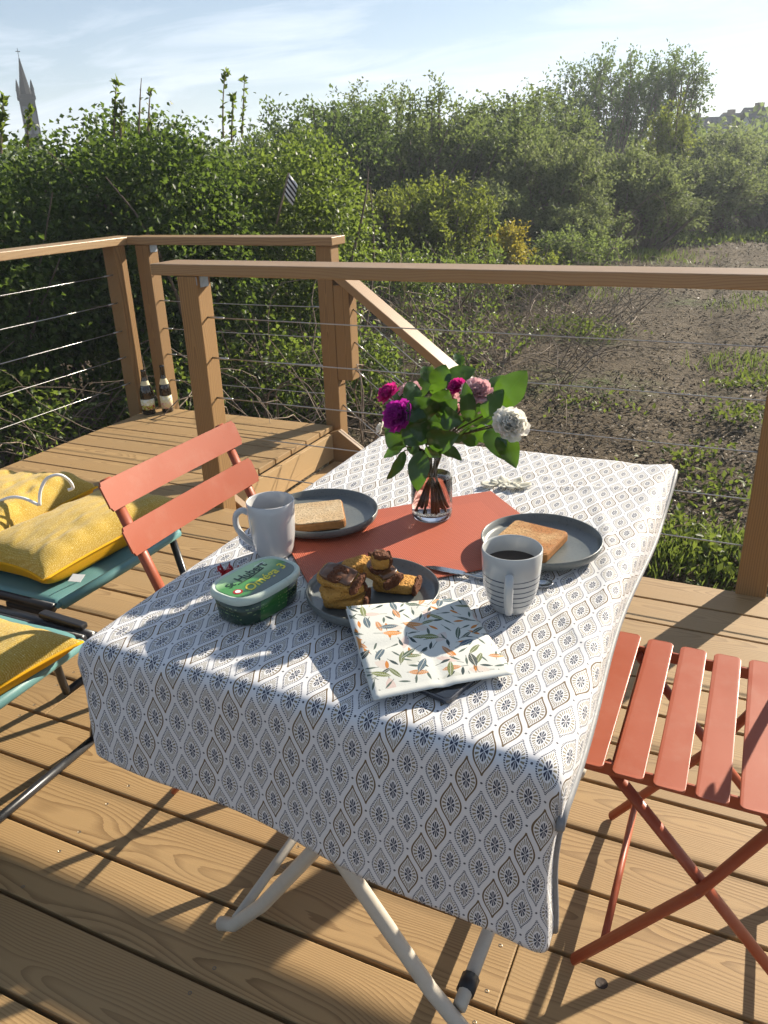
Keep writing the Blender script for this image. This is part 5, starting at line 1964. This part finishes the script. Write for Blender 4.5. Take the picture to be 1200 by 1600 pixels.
def flower(px, py, Y, r, mat, seed, face=(-0.25, -0.6, 0.75), n=46, frill=0.16, label=None):
    rg = np.random.default_rng(seed)
    c = at_y(px, py, Y)
    fz = unit(np.array(face, float))
    fx = unit(np.cross(fz, [0.3, 0.2, 1.0]))
    fy = np.cross(fz, fx)
    Vn, UVn, Qn = [], [], []
    ga = math.pi * (3 - math.sqrt(5))
    for k in range(n):
        f = (k + 0.5) / n
        tilt = 0.12 + 1.62 * f ** 0.75                     # inner petals upright, outer ones spread
        az_ = k * ga + rg.uniform(-.2, .2)
        rad = unit(fx * math.cos(az_) + fy * math.sin(az_))
        dirp = fz * math.cos(tilt) + rad * math.sin(tilt)
        sdp = np.cross(dirp, rad if tilt < 0.3 else fz)
        sdp = unit(sdp)
        nrm = np.cross(sdp, dirp)
        L = r * (0.62 + 0.42 * f) * rg.uniform(0.85, 1.1)
        Wp = r * (0.45 + 0.35 * f)
        b0 = len(Vn)
        nu, nv = 5, 6
        ph1, ph2 = rg.uniform(0, 6.3, 2)
        for i in range(nu):
            u = i / (nu - 1)
            hw = Wp * (0.18 + 0.82 * math.sin(min(1, u * 1.05) * math.pi * 0.62)) * 0.5
            for j in range(nv):
                q = (j / (nv - 1) - 0.5) * 2
                ruff = frill * r * u * u * math.sin(q * 5 + ph1) * 0.55 + frill * r * u * math.sin(q * 9 + ph2) * 0.25
                cup = -0.22 * r * (u ** 2) + 0.16 * hw * q * q
                tipw = 1 - 0.10 * q * q - 0.05 * math.sin(q * 8 + ph2)
                p = c - fz * r * 0.35 + dirp * (L * u * tipw) + sdp * (hw * q) + nrm * (ruff + cup * (-1))
                Vn.append(p)
                UVn.append((u, j / (nv - 1)))
        Qn += [(b0 + i * nv + j, b0 + (i + 1) * nv + j, b0 + (i + 1) * nv + j + 1, b0 + i * nv + j + 1) for i in range(nu - 1) for j in range(nv - 1)]
    o = np_mesh('flower', np.array(Vn), np.array(Qn), mat, bq, True, np.array(UVn))
    if label:
        o['label'] = label
    return c


FL = [(618, 646, 1.13, 0.030, M_PUR, 1, (-0.3, -0.75, 0.6), 52, 'deep purple frilled flower'), (604, 611, 1.20, 0.024, M_MAG, 2, (-0.5, -0.3, 0.8), 44, 'magenta flower'),
      (640, 606, 1.24, 0.021, M_PNK, 3, (-0.1, -0.4, 0.9), 36, 'pale pink flower'), (747, 608, 1.19, 0.026, M_PNK, 4, (0.25, -0.6, 0.75), 48, 'pale pink frilled flower'),
      (713, 601, 1.22, 0.019, M_MAG, 5, (-0.2, -0.5, 0.8), 34, 'small magenta flower'), (702, 622, 1.21, 0.018, M_PNK, 6, (0.1, -0.7, 0.6), 30, 'half hidden pink flower'),
      (800, 660, 1.13, 0.029, M_WHT, 7, (0.45, -0.65, 0.6), 54, 'large white frilled flower'), (592, 668, 1.15, 0.012, M_WHT, 8, (-0.7, -0.5, 0.3), 16, 'small white bud'),
      (713, 640, 1.23, 0.014, M_PNK, 9, (0.1, -0.8, 0.3), 20, 'half hidden pink flower')]
M_STEM = simple('woody_stem', (0.070, 0.050, 0.024), 0.6, 0.3, 0, 0.3, 80, 0.3)
rs = np.random.default_rng(44)
ends = [flower(a, b, Y, r, m, 300 + s, f, n, 0.16, lb) for a, b, Y, r, m, s, f, n, lb in FL]
for k, e in enumerate(ends):
    a = k * 0.9
    foot = np.array([VX + math.cos(a) * 0.022, VY + math.sin(a) * 0.022, z0 + 0.013])
    neck = np.array([VX - math.cos(a) * 0.012 + (e[0] - VX) * 0.10, VY - math.sin(a) * 0.012 + (e[1] - VY) * 0.08, z0 + 0.118])
    m1 = (neck + e) / 2 + np.array([(e[0] - VX) * -0.10, 0, 0.006])
    pts = [foot, (foot * .6 + neck * .4), (foot * .3 + neck * .7), neck, m1, e]
    MB().tube(pts, [0.0018, 0.0019, 0.0019, 0.0018, 0.0016, 0.0013], 8).build('stem', M_STEM, bq, True)
for k, i in enumerate((10, 13, 15, 11, 2, 16, 18, 9)):
    bp, tp, wpx, d0, d1, dk, rl = LV[i]
    e = at_y(bp[0], bp[1], d0)
    neck = np.array([VX + rs.uniform(-.016, .016), VY + rs.uniform(-.016, .016), z0 + 0.112])
    foot = np.array([VX - (neck[0] - VX), VY - (neck[1] - VY), z0 + 0.014])
    MB().tube([foot, (foot + neck) / 2 + rs.normal(size=3) * 0.002, neck, (neck + e) / 2 + np.array([0, 0, 0.008]), e], [0.002, 0.002, 0.0019, 0.0015, 0.0010], 7).build('stem', M_STEM, bq, True)

# fallen petals
pt = at_z(790, 757, TZ + 0.004)
fp = thing('fallen_petals', (pt[0], pt[1], TZ + 0.003), 'wilted white petals fallen on the cloth behind the placemat', 'petals')
for k in range(7):
    a, rr_ = k * 0.95, rs.uniform(0.010, 0.026)
    cx, cy = pt[0] + math.cos(a) * rr_ * 1.4, pt[1] + math.sin(a) * rr_ * 0.9
    L, wq = rs.uniform(0.026, 0.038), rs.uniform(0.017, 0.024)
    ph_ = rs.uniform(0, 6.3)
    ca, sa = math.cos(a + rs.uniform(-.5, .5)), math.sin(a + rs.uniform(-.5, .5))

    def pet(u, v, cx=cx, cy=cy, L=L, wq=wq, ca=ca, sa=sa, ph_=ph_):
        hw = wq * 0.5 * math.sin(0.3 + u * 2.3)
        x, y = (u - .5) * L, (v - .5) * 2 * hw
        return (cx + x * ca - y * sa, cy + x * sa + y * ca, TZ + 0.0035 + 0.004 * u * u + 0.003 * math.sin(v * 7 + ph_) * u + 0.003 * (v - .5) ** 2 * 4)
    o = MB().grid(pet, 7, 7).build('petal', M_WHT, fp, True)
    md = o.modifiers.new('thickness', 'SOLIDIFY')
    md.thickness = 0.0004

# ------------------------------------------------------------------ loungers with cushions
t = NT('teal_sling_fabric')
v = t.tc()
n = t.noise(v, 700, 2, 0.5)
n2 = t.noise(v, 6, 3, 0.5)
col = t.mix(n2, (0.085, 0.195, 0.195), (0.115, 0.245, 0.240))
M_TEAL = t.done(t.bsdf(col, 0.45, 0.4, normal=t.bump(n, 0.25, 0.0008)))
M_TUBE = simple('black_powder_coat', (0.016, 0.017, 0.020), 0.32, 0.5, 0, 0.1, 90)
M_SEAM = simple('pale_seam_thread', (0.25, 0.42, 0.40), 0.7, 0.3, 0, 0.05, 90)


def lounger(x1, y0, y1, zf, label, legs, bars):
    """low folding lounger: its foot end at x1, running towards -X"""
    root = thing('sun_lounger', (x1 - 0.4, (y0 + y1) / 2, 0), label, 'lounger', 'teal folding loungers on the deck')
    x0 = x1 - 1.05

    def sling(u, v):
        x = x0 + (x1 - x0) * u
        y = y0 + (y1 - y0) * v
        dip = -0.020 * math.sin(math.pi * v) * (0.3 + 0.7 * math.sin(math.pi * min(1, u * 1.02)))
        wrap = 0.0
        if u > 0.965:
            wrap = -(u - 0.965) / 0.035 * 0.012
        return (x, y, zf + dip + wrap + 0.002 * math.sin(v * 21) * (u > .9))
    o = MB().grid(sling, 44, 20).build('sling', M_TEAL, root, True)
    md = o.modifiers.new('thickness', 'SOLIDIFY')
    md.thickness = 0.003
    # end tube wrapped in fabric
    MB().tube([(x1, y0 + 0.012, zf - 0.009), (x1 + 0.004, (y0 + y1) / 2, zf - 0.010), (x1, y1 - 0.012, zf - 0.009)], 0.0125, 12).build('fabric_hem', M_TEAL, root, True)
    MB().tube([(x1 - 0.045, y0 + 0.02, zf + 0.0005), (x1 - 0.045, (y0 + y1) / 2, zf - 0.0135), (x1 - 0.045, y1 - 0.02, zf + 0.0005)], 0.0012, 6).build('seam', M_SEAM, root, True)
    for y in (y0 - 0.004, y1 + 0.004):
        MB().tube([(x1 - 0.01, y, zf - 0.012), (x0, y, zf - 0.012)], 0.0115, 10).build('side_rail', M_TUBE, root, True)
        # lashing brackets along the rail
        MB().beam((x1 - 0.16, y, zf - 0.030), (x1 - 0.03, y, zf - 0.028), 0.020, 0.022).build('bracket', M_TUBE, root, bevel=0.006)
    # legs with their floor bars
    for top, foot in legs:
        tv, fv = Vector(top), Vector(foot)
        MB().tube([tv, tv.lerp(fv, 0.5) + Vector((0.008, 0, 0)), tv.lerp(fv, 0.9), fv], 0.0105, 10).build('leg', M_TUBE, root, True)
    for p, q in bars:
        MB().tube([p, Vector(p).lerp(Vector(q), 0.5), q], 0.0105, 10).build('floor_bar', M_TUBE, root, True)
    return root


lounger(-1.372, 1.118, 1.565, 0.385, 'teal fabric lounger behind the chair back, carrying two yellow cushions',
        [((-1.47, 1.122, 0.36), (-1.555, 1.235, 0.0115)), ((-1.39, 1.545, 0.365), (-1.28, 1.50, 0.0115)), ((-2.3, 1.122, 0.36), (-2.2, 1.20, 0.0115)), ((-2.3, 1.56, 0.36), (-2.2, 1.50, 0.0115))],
        [((-1.555, 1.235, 0.0115), (-1.555, 1.60, 0.0115)), ((-2.2, 1.2, 0.0115), (-2.2, 1.5, 0.0115))])
lb2 = lounger(-1.205, 0.56, 1.030, 0.385, 'teal fabric lounger pushed up to the table corner under one yellow cushion',
        [((-1.195, 1.045, 0.352), (-1.345, 1.115, 0.0115)), ((-1.195, 0.56, 0.352), (-1.345, 0.50, 0.0115)), ((-2.1, 1.03, 0.36), (-2.0, 1.0, 0.0115)), ((-2.1, 0.56, 0.36), (-2.0, 0.58, 0.0115))],
              [((-1.345, 1.115, 0.0115), (-1.345, 0.50, 0.0115)), ((-2.0, 1.0, 0.0115), (-2.0, 0.58, 0.0115))])
# locking lever of the nearer lounger
MB().tube([(-1.62, 1.062, 0.372), (-1.36, 1.062, 0.366), (-1.215, 1.060, 0.360)], [0.013, 0.015, 0.018], 10).build('arm', M_TUBE, lb2, True)
MB().beam((-1.36, 1.062, 0.392), (-1.235, 1.062, 0.386), 0.022, 0.014).build('locking_lever', M_BLACKP, lb2, bevel=0.004)
MB().tube([(-1.30, 1.047, 0.362), (-1.30, 1.043, 0.362)], 0.005, 8).build('rivet', M_STEEL, lb2, True)

t = NT('yellow_chenille')
v = t.tc()
s = t.sep(v)
f = t.noise(v, 330, 3, 0.7)
wv = t.m('SINE', t.mul(t.add(s[1], t.mul(t.noise(v, 40, 2, .5), 0.004)), 2 * math.pi / 0.0045))
k = t.add(t.mul(f, 0.75), t.mul(wv, 0.045))
col = t.ramp(k, [(0.25, (0.36, 0.21, 0.022)), (0.40, (0.46, 0.31, 0.05)), (0.48, (0.53, 0.40, 0.13)), (0.58, (0.64, 0.58, 0.39))])
M_YEL = t.done(t.bsdf(col, 0.85, 0.15, normal=t.bump(k, 0.7, 0.0025), sheen=0.2))
M_YELS = simple('saffron_cushion_side', (0.62, 0.32, 0.008), 0.8, 0.2, 0, 0.08, 300, 0.3)
M_CORD = simple('white_cord', (0.72, 0.72, 0.74), 0.7, 0.3, 0, 0.05, 200, 0.3)
M_TAG = simple('white_care_tag', (0.74, 0.74, 0.70), 0.7, 0.2, 0, 0.04, 80)


def cushion(c, ax, ay, th, rot, label, seed, wr=0.008, group='yellow cushions', pinch=0.10, tilt=(0, 0)):
    root = thing('cushion', (0, 0, 0), label, 'cushion', group)
    rg = np.random.default_rng(seed)

    def surf(sgn, lo, hi):
        def f(u, v):
            x, y = (u - .5) * 2, (v - .5) * 2
            k = max(0.0, (1 - abs(x) ** 4.5)) * max(0.0, (1 - abs(y) ** 4.5))
            zc = th / 2 + sgn * th / 2 * (k ** 0.42)
            # edges pull in between the corners
            px = x * ax / 2 * (1 - pinch * (1 - y * y) * abs(x) ** 3)
            py = y * ay / 2 * (1 - pinch * (1 - x * x) * abs(y) ** 3)
            if sgn > 0:
                w = vnoise(np.array(px * 1.0 + seed), np.array(py * 1.0 - seed), 7, seed) - .5
                w2 = vnoise(np.array(px * 2.2 + py * .5 + seed), np.array(py * .7 - px * .5), 26, seed + 1) - .5
                zc += (w * wr * 2.0 + w2 * wr) * k ** .5
                # radiating puckers near the edge
                zc += 0.35 * wr * math.sin(px * 95 + seed) * (abs(y) ** 3) * (k ** .5) + 0.35 * wr * math.sin(py * 95 + seed) * (abs(x) ** 3) * (k ** .5)
            return (px, py, zc)
        return f
    MB().grid(surf(1, 0, 1), 72, 72).build('cover', M_YEL, root, True)
    MB().grid(lambda u, v: surf(-1, 0, 1)(1 - u, v), 40, 40).build('underside', M_YELS, root, True)
    edge = [surf(1, 0, 1)(q, 0.0) for q in np.linspace(0, 1, 24)][:-1] + [surf(1, 0, 1)(1.0, q) for q in np.linspace(0, 1, 24)][:-1] \
        + [surf(1, 0, 1)(1 - q, 1.0) for q in np.linspace(0, 1, 24)][:-1] + [surf(1, 0, 1)(0.0, 1 - q) for q in np.linspace(0, 1, 24)]
    MB().tube(edge, 0.0034, 8).build('piping', M_YELS, root, True)
    root.location = c
    root.rotation_euler = (tilt[0], tilt[1], rot)
    return root


ca = cushion((-1.542, 1.385, 0.374), 0.27, 0.49, 0.105, math.radians(-3), 'plump yellow cushion with white care tag on the lounger behind the chair back', 5, 0.006)
cc = cushion((-1.860, 1.365, 0.372), 0.36, 0.47, 0.135, math.radians(8), 'yellow cushion with white cord loops lying behind the tagged one', 9, 0.013)
cb = cushion((-1.385, 0.775, 0.372), 0.43, 0.44, 0.080, math.radians(-3), 'flat yellow cushion on the lounger at the table corner', 13, 0.004)


def local_part(mb, name, mat, parent, smooth=True):
    me = bpy.data.meshes.new(name)
    me.from_pydata([tuple(x) for x in mb.v], [], mb.f)
    me.update()
    o = link(name, me, mat, parent, smooth)
    o.matrix_parent_inverse = (Matrix.Translation(parent.location) @ parent.rotation_euler.to_matrix().to_4x4()).inverted()
    return o


tg_ = at_z(116, 903, 0.415)
local_part(MB().grid(lambda u, v: tg_ + np.array([0.028, 0.010, -0.002]) * (u - .3) + np.array([0.004, -0.022, -0.008]) * (v - .5), 4, 4), 'care_tag', M_TAG, ca, False).modifiers.new('thickness', 'SOLIDIFY').thickness = 0.001


def spline(pts, k=6):
    pts = [Vector(p) for p in pts]
    sm = []
    for i in range(len(pts) - 1):
        for j in range(k):
            tq = j / k
            p0, p1, p2, p3 = pts[max(i - 1, 0)], pts[i], pts[i + 1], pts[min(i + 2, len(pts) - 1)]
            sm.append(0.5 * ((2 * p1) + (-p0 + p2) * tq + (2 * p0 - 5 * p1 + 4 * p2 - p3) * tq ** 2 + (-p0 + 3 * p1 - 3 * p2 + p3) * tq ** 3))
    sm.append(pts[-1])
    return sm


lp = spline([at_y(62, 790, 1.36), at_y(63, 768, 1.37), at_y(73, 748, 1.39), at_y(92, 742, 1.41), at_y(107, 750, 1.43), at_y(114, 762, 1.44), at_y(106, 766, 1.43)])
local_part(MB().tube(lp, 0.0042, 8), 'cord', M_CORD, cc)
lp = spline([at_y(-22, 796, 1.31), at_y(-2, 784, 1.32), at_y(18, 777, 1.33), at_y(38, 779, 1.34), at_y(60, 789, 1.35)])
local_part(MB().tube(lp, 0.0042, 8), 'cord', M_CORD, cc)

# ------------------------------------------------------------------ bottles
t = NT('brown_bottle_glass')
M_BOT = t.done(t.bsdf((0.018, 0.010, 0.005), 0.06, 0.6, coat=0.5))


def label_mat(name, z_lo, z_hi, blot):
    t = NT(name)
    v = t.tc()
    s = t.sep(v)
    n = t.noise(v, 75, 3, 0.6)
    base = t.mix(t.gt(n, 0.5), (0.66, 0.60, 0.34), (0.74, 0.72, 0.60))
    if blot:
        base = t.mix(t.mul(t.gt(n, 0.46), t.lt(s[2], 0.055)), base, (0.38, 0.40, 0.03))
        base = t.mix(t.mul(t.gt(t.noise(v, 55, 2, .5), 0.56), t.lt(s[2], 0.062), t.gt(s[2], 0.03)), base, (0.34, 0.06, 0.05))
    else:
        base = t.mix(t.mul(t.gt(n, 0.55), t.lt(s[2], 0.07)), base, (0.62, 0.35, 0.26))
    return t.done(t.bsdf(base, 0.6, 0.3))


def bottle(p, prof, label, lab, lab_m, neck=None, extra=None):
    root = thing('bottle', (p[0], p[1], 0.001), label, 'bottle', 'bottles in the landing corner')
    z = 0.001
    MB().lathe(prof, 32, (p[0], p[1], z)).build('glass', M_BOT, root, True, origin=(p[0], p[1], z))
    r, a, b = lab
    MB().lathe([(r, a), (r + 0.0007, a), (r + 0.0007, b), (r, b)], 32, (p[0], p[1], z), False, False).build('label', lab_m, root, True, origin=(p[0], p[1], z))
    if neck:
        MB().lathe([(q + 0.0008, h) for q, h in neck], 24, (p[0], p[1], z), False, False).build('neck_label', M_TAGC, root, True, origin=(p[0], p[1], z))
    return root


M_TAGC = simple('cream_neck_label', (0.60, 0.54, 0.34), 0.6, 0.3, 0, 0.15, 120)
bp1 = [(0.001, 0), (0.036, 0), (0.0385, 0.004), (0.0385, 0.125), (0.034, 0.152), (0.022, 0.185), (0.0155, 0.215), (0.0135, 0.245), (0.0145, 0.252), (0.0145, 0.262), (0.001, 0.262)]
bottle((-3.205, 3.535), bp1, 'stubby brown beer bottle with colourful label in the landing corner', (0.0386, 0.03, 0.092), label_mat('colour_label', 0, 1, True), [(0.0265, 0.172), (0.0225, 0.184), (0.0192, 0.198)])
bp2 = [(0.001, 0), (0.032, 0), (0.034, 0.004), (0.034, 0.135), (0.030, 0.160), (0.018, 0.195), (0.0135, 0.225), (0.0125, 0.262), (0.0138, 0.266), (0.0138, 0.278), (0.001, 0.278)]
bottle((-3.128, 3.610), bp2, 'slim dark bottle with white label beside the landing post', (0.0341, 0.025, 0.100), label_mat('white_label', 0, 1, False), [(0.0272, 0.168), (0.0222, 0.182), (0.0165, 0.200)])

# ------------------------------------------------------------------ slight haze, volume added mostly to imitate lens glare
hz = MB().box((-305, -305, -1.9), (305, 305, 18.5)).build('haze', None)
hm = bpy.data.materials.new('haze_glare_air')
hm.use_nodes = True
hm.node_tree.nodes.clear()
ho = hm.node_tree.nodes.new('ShaderNodeOutputMaterial')
hv = hm.node_tree.nodes.new('ShaderNodeVolumePrincipled')
hv.inputs['Color'].default_value = (0.84, 0.91, 1.0, 1)
hv.inputs['Density'].default_value = 0.0021
hv.inputs['Anisotropy'].default_value = 0.25
hm.node_tree.links.new(hv.outputs[0], ho.inputs['Volume'])
hz.data.materials.append(hm)
hz['kind'] = 'stuff'
hz['label'] = 'thin haze over the field, added mostly to imitate lens glare'
hz['category'] = 'haze'
